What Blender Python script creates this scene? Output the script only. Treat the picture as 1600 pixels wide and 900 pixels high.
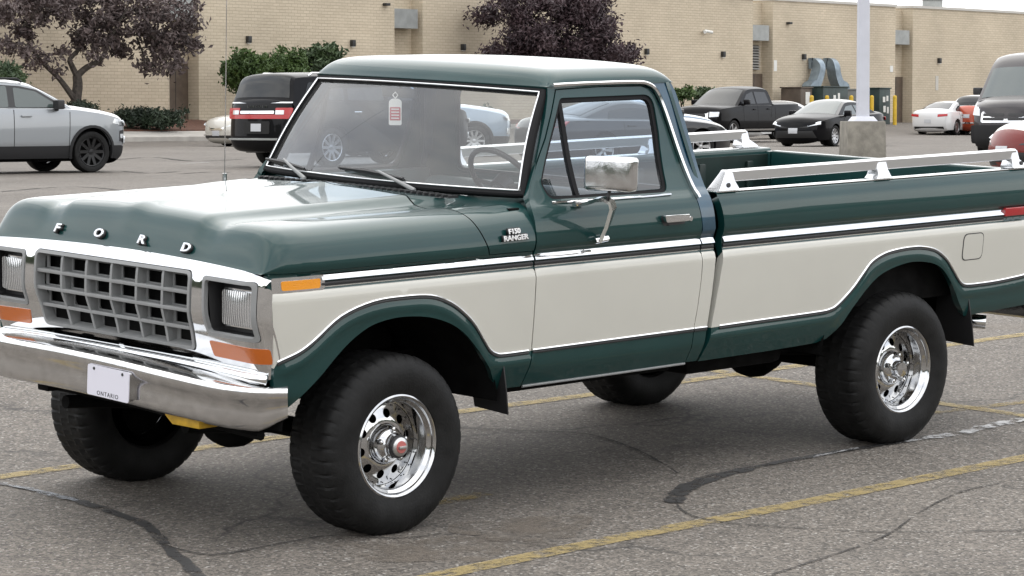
import bpy, bmesh, math, random
import numpy as np
from mathutils import Vector, Matrix, Euler
from mathutils.geometry import delaunay_2d_cdt

R = math.radians
for _o in list(bpy.data.objects):
    bpy.data.objects.remove(_o)
SC = bpy.context.scene
COL = SC.collection

# ------------------------------------------------------------------ camera, sky, sun, exposure
FPX = 4453.17                       # focal length in pixels of a 1600 px wide picture
cam_d = bpy.data.cameras.new('camera')
cam_d.sensor_width = 36.0
cam_d.lens = FPX / 1600 * 36.0
cam_d.clip_start = 0.1
cam_d.clip_end = 3000
cam = bpy.data.objects.new('camera', cam_d)
COL.objects.link(cam)
CAMZ = 1.7
cam.location = (0, 0, CAMZ)
cam.rotation_euler = (R(90 - 3.4056), 0, 0)
SC.camera = cam

SUN_EL, SUN_AZ = R(66), R(15)      # azimuth: direction the light comes from, clockwise from +Y
world = bpy.data.worlds.new('World')
SC.world = world
world.use_nodes = True
wn = world.node_tree.nodes
wl = world.node_tree.links
wn.clear()
w_out = wn.new('ShaderNodeOutputWorld')
w_bg = wn.new('ShaderNodeBackground')
w_bg.inputs['Strength'].default_value = 0.15
w_sky = wn.new('ShaderNodeTexSky')
w_sky.sky_type = 'NISHITA'
w_sky.sun_disc = False
w_sky.sun_elevation = SUN_EL
w_sky.sun_rotation = SUN_AZ
w_tc = wn.new('ShaderNodeTexCoord')
w_map = wn.new('ShaderNodeMapping')
w_map.inputs['Scale'].default_value = (1.0, 1.0, 2.6)
w_noise = wn.new('ShaderNodeTexNoise')
w_noise.inputs['Scale'].default_value = 2.2
w_noise.inputs['Detail'].default_value = 6
w_noise.inputs['Roughness'].default_value = 0.55
w_ramp = wn.new('ShaderNodeValToRGB')
w_ramp.color_ramp.elements[0].position = 0.30
w_ramp.color_ramp.elements[0].color = (0.62, 0.62, 0.62, 1)
w_ramp.color_ramp.elements[1].position = 0.55
w_ramp.color_ramp.elements[1].color = (1, 1, 1, 1)
w_noise2 = wn.new('ShaderNodeTexNoise')
w_noise2.inputs['Scale'].default_value = 1.7
w_noise2.inputs['Detail'].default_value = 5
w_ramp2 = wn.new('ShaderNodeValToRGB')
w_ramp2.color_ramp.elements[0].position = 0.36
w_ramp2.color_ramp.elements[0].color = (7.2, 7.4, 7.9, 1)
w_ramp2.color_ramp.elements[1].position = 0.62
w_ramp2.color_ramp.elements[1].color = (11.4, 11.3, 11.1, 1)
w_mix = wn.new('ShaderNodeMixRGB')
wl.new(w_tc.outputs['Generated'], w_map.inputs['Vector'])
wl.new(w_map.outputs['Vector'], w_noise.inputs['Vector'])
wl.new(w_map.outputs['Vector'], w_noise2.inputs['Vector'])
wl.new(w_noise.outputs['Fac'], w_ramp.inputs['Fac'])
wl.new(w_noise2.outputs['Fac'], w_ramp2.inputs['Fac'])
wl.new(w_ramp.outputs['Color'], w_mix.inputs['Fac'])
wl.new(w_sky.outputs['Color'], w_mix.inputs['Color1'])
wl.new(w_ramp2.outputs['Color'], w_mix.inputs['Color2'])
wl.new(w_mix.outputs['Color'], w_bg.inputs['Color'])
wl.new(w_bg.outputs['Background'], w_out.inputs['Surface'])

sun_d = bpy.data.lights.new('sun', 'SUN')
sun_d.energy = 1.1
sun_d.angle = R(90)
sun_d.color = (1.0, 0.96, 0.9)
sun = bpy.data.objects.new('sun', sun_d)
COL.objects.link(sun)
sun.location = (0, 0, 60)
_sd = Vector((math.sin(SUN_AZ) * math.cos(SUN_EL), math.cos(SUN_AZ) * math.cos(SUN_EL), math.sin(SUN_EL)))
sun.rotation_euler = _sd.to_track_quat('Z', 'Y').to_euler()

vs = SC.view_settings
vs.view_transform = 'Standard'
vs.look = 'None'
vs.exposure = 0.50
vs.gamma = 1.0
vs.use_curve_mapping = False
SC.cycles.max_bounces = 8
SC.cycles.transparent_max_bounces = 12

rng = random.Random(7)

# ------------------------------------------------------------------ materials
MATS = {}
def new_mat(name):
    m = bpy.data.materials.new(name)
    m.use_nodes = True
    nt = m.node_tree
    b = nt.nodes['Principled BSDF']
    MATS[name] = m
    return m, nt, b

def pmat(name, col, rough=0.5, metal=0.0, coat=0.0, coat_rough=0.03, spec=0.5, var=0.0, vscale=8.0, bump=0.0, bscale=60.0, emit=None, rvar=0.0):
    m, nt, b = new_mat(name)
    b.inputs['Base Color'].default_value = (*col, 1)
    b.inputs['Roughness'].default_value = rough
    b.inputs['Metallic'].default_value = metal
    b.inputs['Coat Weight'].default_value = coat
    b.inputs['Coat Roughness'].default_value = coat_rough
    b.inputs['Specular IOR Level'].default_value = spec
    tc = None
    if var or bump or rvar:
        tc = nt.nodes.new('ShaderNodeTexCoord')
    if var or rvar:
        n = nt.nodes.new('ShaderNodeTexNoise')
        n.inputs['Scale'].default_value = vscale
        n.inputs['Detail'].default_value = 5
        nt.links.new(tc.outputs['Object'], n.inputs['Vector'])
    if var:
        rp = nt.nodes.new('ShaderNodeValToRGB')
        rp.color_ramp.elements[0].position = 0.3
        rp.color_ramp.elements[1].position = 0.7
        rp.color_ramp.elements[0].color = (*[c * (1 - var) for c in col], 1)
        rp.color_ramp.elements[1].color = (*[min(1, c * (1 + var)) for c in col], 1)
        nt.links.new(n.outputs['Fac'], rp.inputs['Fac'])
        nt.links.new(rp.outputs['Color'], b.inputs['Base Color'])
    if rvar:
        mr = nt.nodes.new('ShaderNodeMapRange')
        mr.inputs['From Min'].default_value = 0.3
        mr.inputs['From Max'].default_value = 0.7
        mr.inputs['To Min'].default_value = max(0.02, rough - rvar)
        mr.inputs['To Max'].default_value = rough + rvar
        nt.links.new(n.outputs['Fac'], mr.inputs['Value'])
        nt.links.new(mr.outputs['Result'], b.inputs['Roughness'])
    if bump:
        n2 = nt.nodes.new('ShaderNodeTexNoise')
        n2.inputs['Scale'].default_value = bscale
        n2.inputs['Detail'].default_value = 4
        nt.links.new(tc.outputs['Object'], n2.inputs['Vector'])
        bp = nt.nodes.new('ShaderNodeBump')
        bp.inputs['Strength'].default_value = bump
        bp.inputs['Distance'].default_value = 0.01 if bscale > 10 else 0.03
        nt.links.new(n2.outputs['Fac'], bp.inputs['Height'])
        nt.links.new(bp.outputs['Normal'], b.inputs['Normal'])
    if emit:
        b.inputs['Emission Color'].default_value = (*emit[:3], 1)
        b.inputs['Emission Strength'].default_value = emit[3]
    return m

def glass_mat(name, tint=(0.8, 0.85, 0.84), refl=1.0, ior=1.5, base=0.0, dust=0.0):
    """thin sheet of glass: Fresnel mix of a tinted see-through and a mirror"""
    m, nt, b = new_mat(name)
    nt.nodes.remove(b)
    out = nt.nodes['Material Output']
    tr = nt.nodes.new('ShaderNodeBsdfTransparent')
    tr.inputs['Color'].default_value = (*tint, 1)
    gl = nt.nodes.new('ShaderNodeBsdfGlossy')
    gl.inputs['Roughness'].default_value = 0.0
    gl.inputs['Color'].default_value = (1, 1, 1, 1)
    fr = nt.nodes.new('ShaderNodeFresnel')
    gm = nt.nodes.new('ShaderNodeNewGeometry')          # same reflectance from either side of the sheet
    im = nt.nodes.new('ShaderNodeMapRange')
    im.inputs['To Min'].default_value = ior
    im.inputs['To Max'].default_value = 1.0 / ior
    nt.links.new(gm.outputs['Backfacing'], im.inputs['Value'])
    nt.links.new(im.outputs['Result'], fr.inputs['IOR'])
    mu = nt.nodes.new('ShaderNodeMath')
    mu.operation = 'MULTIPLY_ADD'
    mu.use_clamp = True
    mu.inputs[1].default_value = refl
    mu.inputs[2].default_value = base
    mx = nt.nodes.new('ShaderNodeMixShader')
    nt.links.new(fr.outputs['Fac'], mu.inputs[0])
    nt.links.new(mu.outputs['Value'], mx.inputs['Fac'])
    nt.links.new(tr.outputs['BSDF'], mx.inputs[1])
    nt.links.new(gl.outputs['BSDF'], mx.inputs[2])
    sh = mx.outputs['Shader']
    if dust:
        df = nt.nodes.new('ShaderNodeBsdfDiffuse'); df.inputs['Color'].default_value = (.62, .62, .60, 1)
        tc = nt.nodes.new('ShaderNodeTexCoord'); nz = nt.nodes.new('ShaderNodeTexNoise'); nz.inputs['Scale'].default_value = 3.0; nz.inputs['Detail'].default_value = 6
        mr = nt.nodes.new('ShaderNodeMapRange'); mr.inputs['To Min'].default_value = dust * .5; mr.inputs['To Max'].default_value = dust * 1.5
        nt.links.new(tc.outputs['Object'], nz.inputs['Vector']); nt.links.new(nz.outputs['Fac'], mr.inputs['Value'])
        m2 = nt.nodes.new('ShaderNodeMixShader')
        nt.links.new(mr.outputs['Result'], m2.inputs['Fac']); nt.links.new(sh, m2.inputs[1]); nt.links.new(df.outputs['BSDF'], m2.inputs[2])
        sh = m2.outputs['Shader']
    nt.links.new(sh, out.inputs['Surface'])
    return m

GREEN = pmat('green_paint', (0.0050, 0.0360, 0.0345), 0.35, 0.05, 0.74, 0.025, spec=0.2, var=0.08, vscale=3, bump=0.022, bscale=2.6)
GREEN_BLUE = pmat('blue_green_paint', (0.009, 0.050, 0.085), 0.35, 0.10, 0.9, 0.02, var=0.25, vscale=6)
BED_GREEN_SHADED = pmat('bed_green_shaded', (0.004, 0.017, 0.014), 0.5, 0.0, 0.15, 0.2, var=0.3, vscale=9)  # dark bed green, deepened further for the shade between the bed walls
CREAM = pmat('cream_paint', (0.505, 0.495, 0.445), 0.3, 0.0, 0.7, 0.05, var=0.02, vscale=4, bump=0.05, bscale=2.2)
CHROME = pmat('chrome', (0.78, 0.79, 0.80), 0.06, 1.0, rvar=0.03, vscale=14)
RIMCHROME = pmat('wheel_chrome', (0.56, 0.565, 0.57), 0.09, 1.0, rvar=0.03, vscale=20)
OLDCHROME = pmat('old_chrome', (0.66, 0.66, 0.66), 0.14, 1.0, var=0.10, vscale=18, bump=0.04, bscale=40, rvar=0.05)
BRUSHED = pmat('brushed_aluminium', (0.62, 0.62, 0.62), 0.32, 1.0)
RUBBER = pmat('tyre_rubber', (0.0105, 0.0105, 0.0105), 0.58, spec=0.20, var=0.35, vscale=14, bump=0.15, bscale=90)
BLACK = pmat('black_trim', (0.015, 0.015, 0.016), 0.45)
UNDER = pmat('underbody_black', (0.006, 0.006, 0.006), 0.9, spec=0.1, var=0.5, vscale=12)
GRILLE_GREY = pmat('grille_grey_plastic', (0.23, 0.235, 0.235), 0.42, var=0.05, vscale=20)
AMBER = pmat('amber_lens', (0.46, 0.105, 0.008), 0.18, 0.0, 0.6, bump=0.3, bscale=220)
AMBER_Y = pmat('yellow_amber_lens', (0.80, 0.30, 0.015), 0.15, 0.0, 0.6, bump=0.25, bscale=180)
REDLENS = pmat('red_lens', (0.36, 0.014, 0.018), 0.15, 0.0, 0.8, bump=0.15, bscale=150)
GLASS = glass_mat('truck_glass', (0.95, 0.96, 0.955), 1.7, dust=.05)
SIDE_GLASS = glass_mat('truck_side_glass', (0.60, 0.70, 0.82), 2.0, dust=.02)
CLEARGLASS = glass_mat('rear_glass', (0.78, 0.82, 0.83), 1.7)
SEAL = pmat('rubber_seal', (0.010, 0.010, 0.011), 0.75, spec=.2)
TINT = glass_mat('tinted_glass', (0.30, 0.34, 0.34), 1.2)
WHITE_PAINT = pmat('white_plate', (0.66, 0.65, 0.72), 0.45)
INTERIOR = pmat('interior_green_vinyl', (0.035, 0.060, 0.058), 0.6, var=0.2, vscale=10)
INTERIOR_DK = pmat('interior_dark', (0.020, 0.022, 0.023), 0.6)
YELLOW_METAL = pmat('yellow_bracket', (0.52, 0.31, 0.02), 0.5, var=0.3, vscale=20)
BADGE = pmat('badge_bright', (0.80, 0.80, 0.80), 0.3, 0.25)
POSTMETAL = pmat('polished_post', (0.74, 0.75, 0.77), 0.2, 0.75)
RED_HUB = pmat('red_hub_cap', (0.42, 0.12, 0.11), 0.35)

# ------------------------------------------------------------------ mesh helpers
def tag(o, label=None, cat=None, group=None, kind=None):
    if label: o['label'] = label
    if cat: o['category'] = cat
    if group: o['group'] = group
    if kind: o['kind'] = kind
    return o

def empty(name, loc=(0, 0, 0), rz=0.0, parent=None):
    o = bpy.data.objects.new(name, None)
    o.empty_display_size = 0.2
    COL.objects.link(o)
    o.location = loc
    o.rotation_euler = (0, 0, rz)
    if parent: o.parent = parent
    return o

def mobj(name, verts, faces, mat, parent=None, smooth=True, normals=None, fmats=None, sharp=None):
    me = bpy.data.meshes.new(name)
    me.from_pydata([tuple(map(float, v)) for v in verts], [], [tuple(int(i) for i in f) for f in faces])
    if isinstance(mat, (list, tuple)):
        for m in mat: me.materials.append(m)
    else:
        me.materials.append(mat)
    if fmats is not None:
        me.polygons.foreach_set('material_index', list(fmats))
    me.polygons.foreach_set('use_smooth', [bool(smooth)] * len(me.polygons))
    me.update()
    if normals is not None:
        me.normals_split_custom_set_from_vertices([tuple(map(float, n)) for n in normals])
    elif sharp is not None and smooth:
        me.set_sharp_from_angle(angle=R(sharp))
    o = bpy.data.objects.new(name, me)
    COL.objects.link(o)
    if parent: o.parent = parent
    return o

def share(o, name, parent=None, loc=None, rot=None, scale=None):
    c = bpy.data.objects.new(name, o.data)
    COL.objects.link(c)
    if parent: c.parent = parent
    if loc is not None: c.location = loc
    if rot is not None: c.rotation_euler = rot
    if scale is not None: c.scale = scale
    return c

class MB:
    """collects vertices and faces; build() makes one mesh object"""
    def __init__(s): s.v = []; s.f = []; s.m = []
    def add(s, v, f, m=0):
        n = len(s.v)
        s.v += [tuple(p) for p in v]
        s.f += [tuple(i + n for i in q) for q in f]
        s.m += [m] * len(f)
        return s
    def box(s, x0, x1, y0, y1, z0, z1, m=0):
        v = [(x, y, z) for x in (x0, x1) for y in (y0, y1) for z in (z0, z1)]
        return s.add(v, [(0, 1, 3, 2), (4, 6, 7, 5), (0, 4, 5, 1), (2, 3, 7, 6), (0, 2, 6, 4), (1, 5, 7, 3)], m)
    def tube(s, pts, r, seg=10, m=0, caps=True):
        pts = [Vector(p) for p in pts]
        rr = r if isinstance(r, (list, tuple)) else [r] * len(pts)
        up = None
        rings = []
        for i, p in enumerate(pts):
            t = (pts[min(i + 1, len(pts) - 1)] - pts[max(i - 1, 0)]).normalized()
            if up is None:
                up = t.orthogonal().normalized()
            up = (up - t * up.dot(t))
            up = up.normalized() if up.length > 1e-6 else t.orthogonal().normalized()
            b = t.cross(up)
            rings.append([p + (up * math.cos(a) + b * math.sin(a)) * rr[i] for a in [2 * math.pi * k / seg for k in range(seg)]])
        v = [q for g in rings for q in g]
        f = []
        for i in range(len(pts) - 1):
            for k in range(seg):
                f.append((i * seg + k, i * seg + (k + 1) % seg, (i + 1) * seg + (k + 1) % seg, (i + 1) * seg + k))
        if caps:
            f.append(tuple(range(seg))[::-1]); f.append(tuple(range((len(pts) - 1) * seg, len(pts) * seg)))
        return s.add(v, f, m)
    def lathe(s, prof, axis=(0, 1, 0), c=(0, 0, 0), seg=48, m=0, close=False):
        """prof: list of (radius, height along axis)"""
        ax = Vector(axis).normalized(); a = ax.orthogonal().normalized(); b = ax.cross(a); c = Vector(c)
        v = []
        for r_, h in prof:
            for k in range(seg):
                t = 2 * math.pi * k / seg
                v.append(c + ax * h + (a * math.cos(t) + b * math.sin(t)) * r_)
        f = []
        n = len(prof)
        for i in range(n if close else n - 1):
            j = (i + 1) % n
            for k in range(seg):
                k2 = (k + 1) % seg
                f.append((i * seg + k, i * seg + k2, j * seg + k2, j * seg + k))
        return s.add(v, f, m)
    def grid(s, fn, nu, nv, m=0, flip=False):
        v = [fn(i / nu, j / nv) for i in range(nu + 1) for j in range(nv + 1)]
        f = []
        for i in range(nu):
            for j in range(nv):
                q = (i * (nv + 1) + j, (i + 1) * (nv + 1) + j, (i + 1) * (nv + 1) + j + 1, i * (nv + 1) + j + 1)
                f.append(q[::-1] if flip else q)
        return s.add(v, f, m)
    def prism(s, poly, fn0, fn1, m=0):
        """poly of 2-D points mapped by two functions: the two ends of a prism"""
        n = len(poly)
        v = [fn0(*p) for p in poly] + [fn1(*p) for p in poly]
        f = [tuple(range(n))[::-1], tuple(range(n, 2 * n))] + [(i, (i + 1) % n, (i + 1) % n + n, i + n) for i in range(n)]
        return s.add(v, f, m)
    def sweep(s, pts, nrm, sec, m=0, closed=False, caps=True):
        """sec: list of (binormal, normal) offsets; nrm: surface normal at each point"""
        pts = [Vector(p) for p in pts]; n = len(pts); k = len(sec)
        v = []
        for i, p in enumerate(pts):
            a = pts[(i - 1) % n] if closed else pts[max(i - 1, 0)]
            b = pts[(i + 1) % n] if closed else pts[min(i + 1, n - 1)]
            t = (b - a).normalized(); nn = Vector(nrm[i]); nn = (nn - t * nn.dot(t)).normalized(); bb = t.cross(nn)
            v += [p + bb * q[0] + nn * q[1] for q in sec]
        f = []
        for i in range(n if closed else n - 1):
            j = (i + 1) % n
            for q in range(k):
                q2 = (q + 1) % k
                f.append((i * k + q, j * k + q, j * k + q2, i * k + q2))
        if caps and not closed:
            f.append(tuple(range(k))); f.append(tuple(range((n - 1) * k, n * k))[::-1])
        return s.add(v, f, m)
    def build(s, name, mat, parent=None, smooth=True, sharp=35, bevel=0.0, bseg=2, fixn=True):
        o = mobj(name, s.v, s.f, mat, None, smooth, None, s.m if isinstance(mat, (list, tuple)) else None)
        me = o.data
        if bevel or fixn:
            bm = bmesh.new(); bm.from_mesh(me)
            if fixn: bmesh.ops.recalc_face_normals(bm, faces=bm.faces)
            if bevel:
                es = [e for e in bm.edges if len(e.link_faces) == 2 and e.calc_face_angle(0) > R(28)]
                bmesh.ops.bevel(bm, geom=es, offset=bevel, segments=bseg, profile=0.6, affect='EDGES', clamp_overlap=True)
            bm.to_mesh(me); bm.free()
            me.polygons.foreach_set('use_smooth', [bool(smooth)] * len(me.polygons))
        if smooth and sharp: me.set_sharp_from_angle(angle=R(sharp))
        if parent: o.parent = parent
        return o

def pchip(xs, ys):
    """monotone cubic through the points, as a vectorised function with flat-slope ends kept linear"""
    xs = np.asarray(xs, float); ys = np.asarray(ys, float)
    h = np.diff(xs); dl = np.diff(ys) / h
    m = np.zeros(len(xs)); m[0] = dl[0]; m[-1] = dl[-1]
    for i in range(1, len(xs) - 1):
        if dl[i - 1] * dl[i] > 0:
            w1 = 2 * h[i] + h[i - 1]; w2 = h[i] + 2 * h[i - 1]
            m[i] = (w1 + w2) / (w1 / dl[i - 1] + w2 / dl[i])
    def f(x):
        x = np.asarray(x, float)
        i = np.clip(np.searchsorted(xs, x) - 1, 0, len(xs) - 2)
        t = (x - xs[i]) / h[i]
        lo = ys[0] + m[0] * (x - xs[0]); hi = ys[-1] + m[-1] * (x - xs[-1])
        c = ((1 + 2 * t) * (1 - t) ** 2 * ys[i] + t * (1 - t) ** 2 * h[i] * m[i] + t * t * (3 - 2 * t) * ys[i + 1] + t * t * (t - 1) * h[i] * m[i + 1])
        return np.where(x < xs[0], lo, np.where(x > xs[-1], hi, c))
    return f

def smooth_poly(pts, closed=False, n=6, k=0.5):
    """Catmull-Rom through 2-D or 3-D points"""
    P = [np.array(p, float) for p in pts]; N = len(P); out = []
    rngi = range(N) if closed else range(N - 1)
    for i in rngi:
        p0 = P[(i - 1) % N] if closed or i > 0 else P[0]
        p1 = P[i]; p2 = P[(i + 1) % N]
        p3 = P[(i + 2) % N] if closed or i + 2 < N else P[-1]
        for j in range(n):
            t = j / n
            out.append(tuple(0.5 * (2 * p1 + (p2 - p0) * t + (2 * p0 - 5 * p1 + 4 * p2 - p3) * t * t + (3 * p1 - p0 - 3 * p2 + p3) * t ** 3)))
    if not closed: out.append(tuple(P[-1]))
    return out

def round_poly(pts, r, n=5):
    """closed polygon with rounded corners; r a number or one per corner"""
    P = [np.array(p, float) for p in pts]; N = len(P); out = []
    rr = r if isinstance(r, (list, tuple)) else [r] * N
    for i in range(N):
        a, b, c = P[i - 1], P[i], P[(i + 1) % N]
        d1 = a - b; d2 = c - b
        l1 = np.linalg.norm(d1); l2 = np.linalg.norm(d2)
        q = min(rr[i], l1 * 0.49, l2 * 0.49)
        if q < 1e-5: out.append(tuple(b)); continue
        s = b + d1 / l1 * q; e = b + d2 / l2 * q
        for j in range(n + 1):
            t = j / n
            out.append(tuple((1 - t) ** 2 * s + 2 * t * (1 - t) * b + t * t * e))
    return out

def inpoly(pts, poly):
    pts = np.asarray(pts, float); P = np.asarray(poly, float)
    x, y = pts[:, 0], pts[:, 1]; ins = np.zeros(len(pts), bool)
    j = len(P) - 1
    for i in range(len(P)):
        xi, yi = P[i]; xj, yj = P[j]
        if yi != yj:
            c = ((yi > y) != (yj > y)) & (x < (xj - xi) * (y - yi) / (yj - yi) + xi)
            ins ^= c
        j = i
    return ins

def resample(poly, d, closed=True):
    out = []; N = len(poly)
    for i in range(N if closed else N - 1):
        a = np.array(poly[i], float); b = np.array(poly[(i + 1) % N], float)
        k = max(1, int(math.ceil(np.linalg.norm(b - a) / d)))
        for j in range(k): out.append(tuple(a + (b - a) * j / k))
    if not closed: out.append(tuple(poly[-1]))
    return out

def panel(name, outline, fmap, mat, parent=None, holes=(), d=0.04, rows=(), lines=(), rim=0.02, matfn=None, flip=False, da=None, offset=0.0, rimmat=None):
    """sheet-metal panel: a 2-D outline (a, b) filled with a fine mesh, put on the surface fmap(a, b),
    with exact surface normals and a folded-in edge of width rim"""
    da = da or d
    loops = [resample(outline, d)] + [resample(h, d) for h in holes]
    lines = [resample(l, d, False) for l in lines]
    V = []; E = []
    for lp in loops:
        s = len(V); V += lp; E += [(s + i, s + (i + 1) % len(lp)) for i in range(len(lp))]
    for l in lines:
        s = len(V); V += l; E += [(s + i, s + i + 1) for i in range(len(l) - 1)]
    A = np.array(outline); lo = A.min(0); hi = A.max(0)
    ga = np.arange(lo[0] + da * 0.5, hi[0], da)
    gb = np.arange(lo[1] + d * 0.5, hi[1], d)
    if len(rows):
        rw = np.array(rows)
        gb = np.array([b for b in gb if np.min(np.abs(rw - b)) > d * 0.3] + [q for q in rows if lo[1] < q < hi[1]])
    G = np.array([(a, b) for a in ga for b in gb])
    if len(G):
        ok = inpoly(G, loops[0])
        for h in loops[1:]: ok &= ~inpoly(G, h)
        B = np.array([p for lp in loops for p in lp] + [p for l in lines for p in l])
        G = G[ok]
        if len(G):
            dm = np.full(len(G), 9.0)
            for i in range(0, len(B), 200):
                dm = np.minimum(dm, np.sqrt(((G[:, None, :] - B[None, i:i + 200, :]) ** 2).sum(2)).min(1))
            G = G[dm > min(d, da) * 0.35]
            V = V + [tuple(g) for g in G]
    res = delaunay_2d_cdt([Vector(v) for v in V], E, [], 0, 1e-6)
    P2 = np.array([(v.x, v.y) for v in res[0]]); T = np.array([t for t in res[2]])
    cen = P2[T].mean(1)
    ok = inpoly(cen, loops[0])
    for h in loops[1:]: ok &= ~inpoly(cen, h)
    T = T[ok]; cen = cen[ok]
    e = 1e-4
    def nrm(a, b):
        p = [np.array(fmap(a + q[0], b + q[1]), float) for q in ((e, 0), (-e, 0), (0, e), (0, -e))]
        n = np.cross(p[0] - p[1], p[2] - p[3]); n /= (np.linalg.norm(n) + 1e-12)
        return -n if flip else n
    NN = [nrm(a, b) for a, b in P2]
    verts = [np.array(fmap(a, b), float) + n * offset for (a, b), n in zip(P2, NN)]
    faces = [tuple(t[::-1]) if flip else tuple(t) for t in T]
    # orient triangles with the normal
    f2 = []
    for f in faces:
        g = np.cross(verts[f[1]] - verts[f[0]], verts[f[2]] - verts[f[0]])
        f2.append(f if g @ NN[f[0]] > 0 else f[::-1])
    faces = f2
    fm = [matfn(*c) for c in cen] if matfn else [0] * len(faces)
    normals = list(NN)
    if rim:
        rm = rimmat if rimmat is not None else None
        for lp in loops:
            nl = [nrm(a, b) for a, b in lp]
            p0 = [np.array(fmap(a, b), float) + n * offset for (a, b), n in zip(lp, nl)]
            s = len(verts); k = len(lp)
            verts += p0 + [p - n * rim for p, n in zip(p0, nl)]
            normals += [(0, 0, 0)] * (2 * k)
            for i in range(k):
                j = (i + 1) % k
                faces.append((s + i, s + j, s + k + j, s + k + i))
                if rm is not None: fm.append(rm)
                elif matfn:
                    mid = ((lp[i][0] + lp[j][0]) / 2, (lp[i][1] + lp[j][1]) / 2); fm.append(matfn(*mid))
                else: fm.append(0)
    return mobj(name, verts, faces, mat, parent, True, normals, fm)

def text_obj(name, txt, size, mat, parent, M, extrude=0.004, xs=1.0, bev=0.0, align='CENTER', spacing=1.0, offset=0.0):
    cu = bpy.data.curves.new(name, 'FONT')
    cu.body = txt; cu.size = size; cu.extrude = extrude; cu.bevel_depth = bev; cu.align_x = align; cu.align_y = 'CENTER'
    cu.offset = offset; cu.space_character = spacing; cu.resolution_u = 3; cu.bevel_resolution = 0
    t = bpy.data.objects.new(name + '_tmp', cu); COL.objects.link(t)
    bpy.context.view_layer.update()
    me = bpy.data.meshes.new_from_object(t.evaluated_get(bpy.context.evaluated_depsgraph_get()))
    bpy.data.objects.remove(t); bpy.data.curves.remove(cu)
    me.transform(Matrix.Diagonal((xs, 1, 1, 1))); me.transform(M)
    me.materials.clear(); me.materials.append(mat)
    me.name = name
    o = bpy.data.objects.new(name, me); COL.objects.link(o)
    if parent: o.parent = parent
    return o

def frame(origin, right, up):
    r_ = Vector(right).normalized(); u_ = Vector(up); n_ = r_.cross(u_).normalized(); u_ = n_.cross(r_)
    m = Matrix((r_, u_, n_)).transposed().to_4x4(); m.translation = Vector(origin)
    return m

def headlamp_mat():
    m, nt, b = new_mat('headlamp_glass')
    b.inputs['Base Color'].default_value = (.72, .73, .74, 1)
    b.inputs['Metallic'].default_value = .75
    b.inputs['Roughness'].default_value = .18
    b.inputs['Coat Weight'].default_value = 1.0
    tc = nt.nodes.new('ShaderNodeTexCoord')
    wv = nt.nodes.new('ShaderNodeTexWave'); wv.bands_direction = 'Y'; wv.inputs['Scale'].default_value = 22; wv.inputs['Distortion'].default_value = .6
    bp = nt.nodes.new('ShaderNodeBump'); bp.inputs['Strength'].default_value = .55; bp.inputs['Distance'].default_value = .006
    nt.links.new(tc.outputs['Object'], wv.inputs['Vector']); nt.links.new(wv.outputs['Fac'], bp.inputs['Height']); nt.links.new(bp.outputs['Normal'], b.inputs['Normal'])
    return m
HEADLAMP = headlamp_mat()
# ------------------------------------------------------------------ ground heights and picking
WALL0 = Vector((-11.8, 103.0)); WANG = math.atan2(36.0, 30.8)
WT = Vector((math.cos(WANG), math.sin(WANG))); WN = Vector((WT.y, -WT.x))      # along the wall, out of the wall
WBASE = 1.50
_far = pchip([16.8, 20, 25, 32, 42, 56, 75, 97, 127, 160, 300, 900], [.2135, .335, .43, .50, .575, .66, .77, .83, .95, 1.0, 1.1, 1.4])
_near = pchip([-900, -300, -20, 0, 5, 9.0], [-1.2, -.9, -.55, -.42, -.33, -.198])
def wall_dist(x, y): return (Vector((x, y)) - WALL0).dot(WN)
def gz(x, y):
    if y > 16.8: z = float(_far(y))
    elif y < 9.0: z = float(_near(y))
    else: z = -.0066 + .052774 * (y - 12.6311)
    z -= .0026 * (max(-20, min(20, x)) + 1.17) * (1 if 9 < y < 17 else max(0, 1 - abs(y - 13) / 40))
    if 22 < y < 92 and x > 0:
        w = min(1, (y - 22) / 22) * min(1, (92 - y) / 18)
        z += .024 * max(0, min(x, 7, (12 - x) * 1.4)) * w * w * (3 - 2 * w)
    if y > 60:
        t = min(1, max(0, 1 - wall_dist(x, y) / 8.5)); w = t * t * (3 - 2 * t)
        z = z * (1 - w) + WBASE * w
    return z
_ca = R(-3.4056)
def pix_dir(u, v):
    a = (u - 800) / FPX; b = (450 - v) / FPX
    return Vector((a, math.cos(_ca) - b * math.sin(_ca), math.sin(_ca) + b * math.cos(_ca)))
def pix2g(u, v):
    """where the line of sight through a pixel of the 1600 px picture meets the ground"""
    d = pix_dir(u, v); t = 5.0; lo = 5.0
    while t < 400:
        p = d * t; 
        if CAMZ + p.z < gz(p.x, p.y): break
        lo = t; t *= 1.02
    hi = t
    for _ in range(30):
        m = (lo + hi) / 2; p = d * m
        if CAMZ + p.z < gz(p.x, p.y): hi = m
        else: lo = m
    p = d * hi
    return (p.x, p.y)
def at_depth(u, y): return ((u - 800) / FPX * y * math.cos(_ca) + 0.0, y)
def z_at(v, y): return CAMZ + (185.0 - v) / FPX * y
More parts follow.
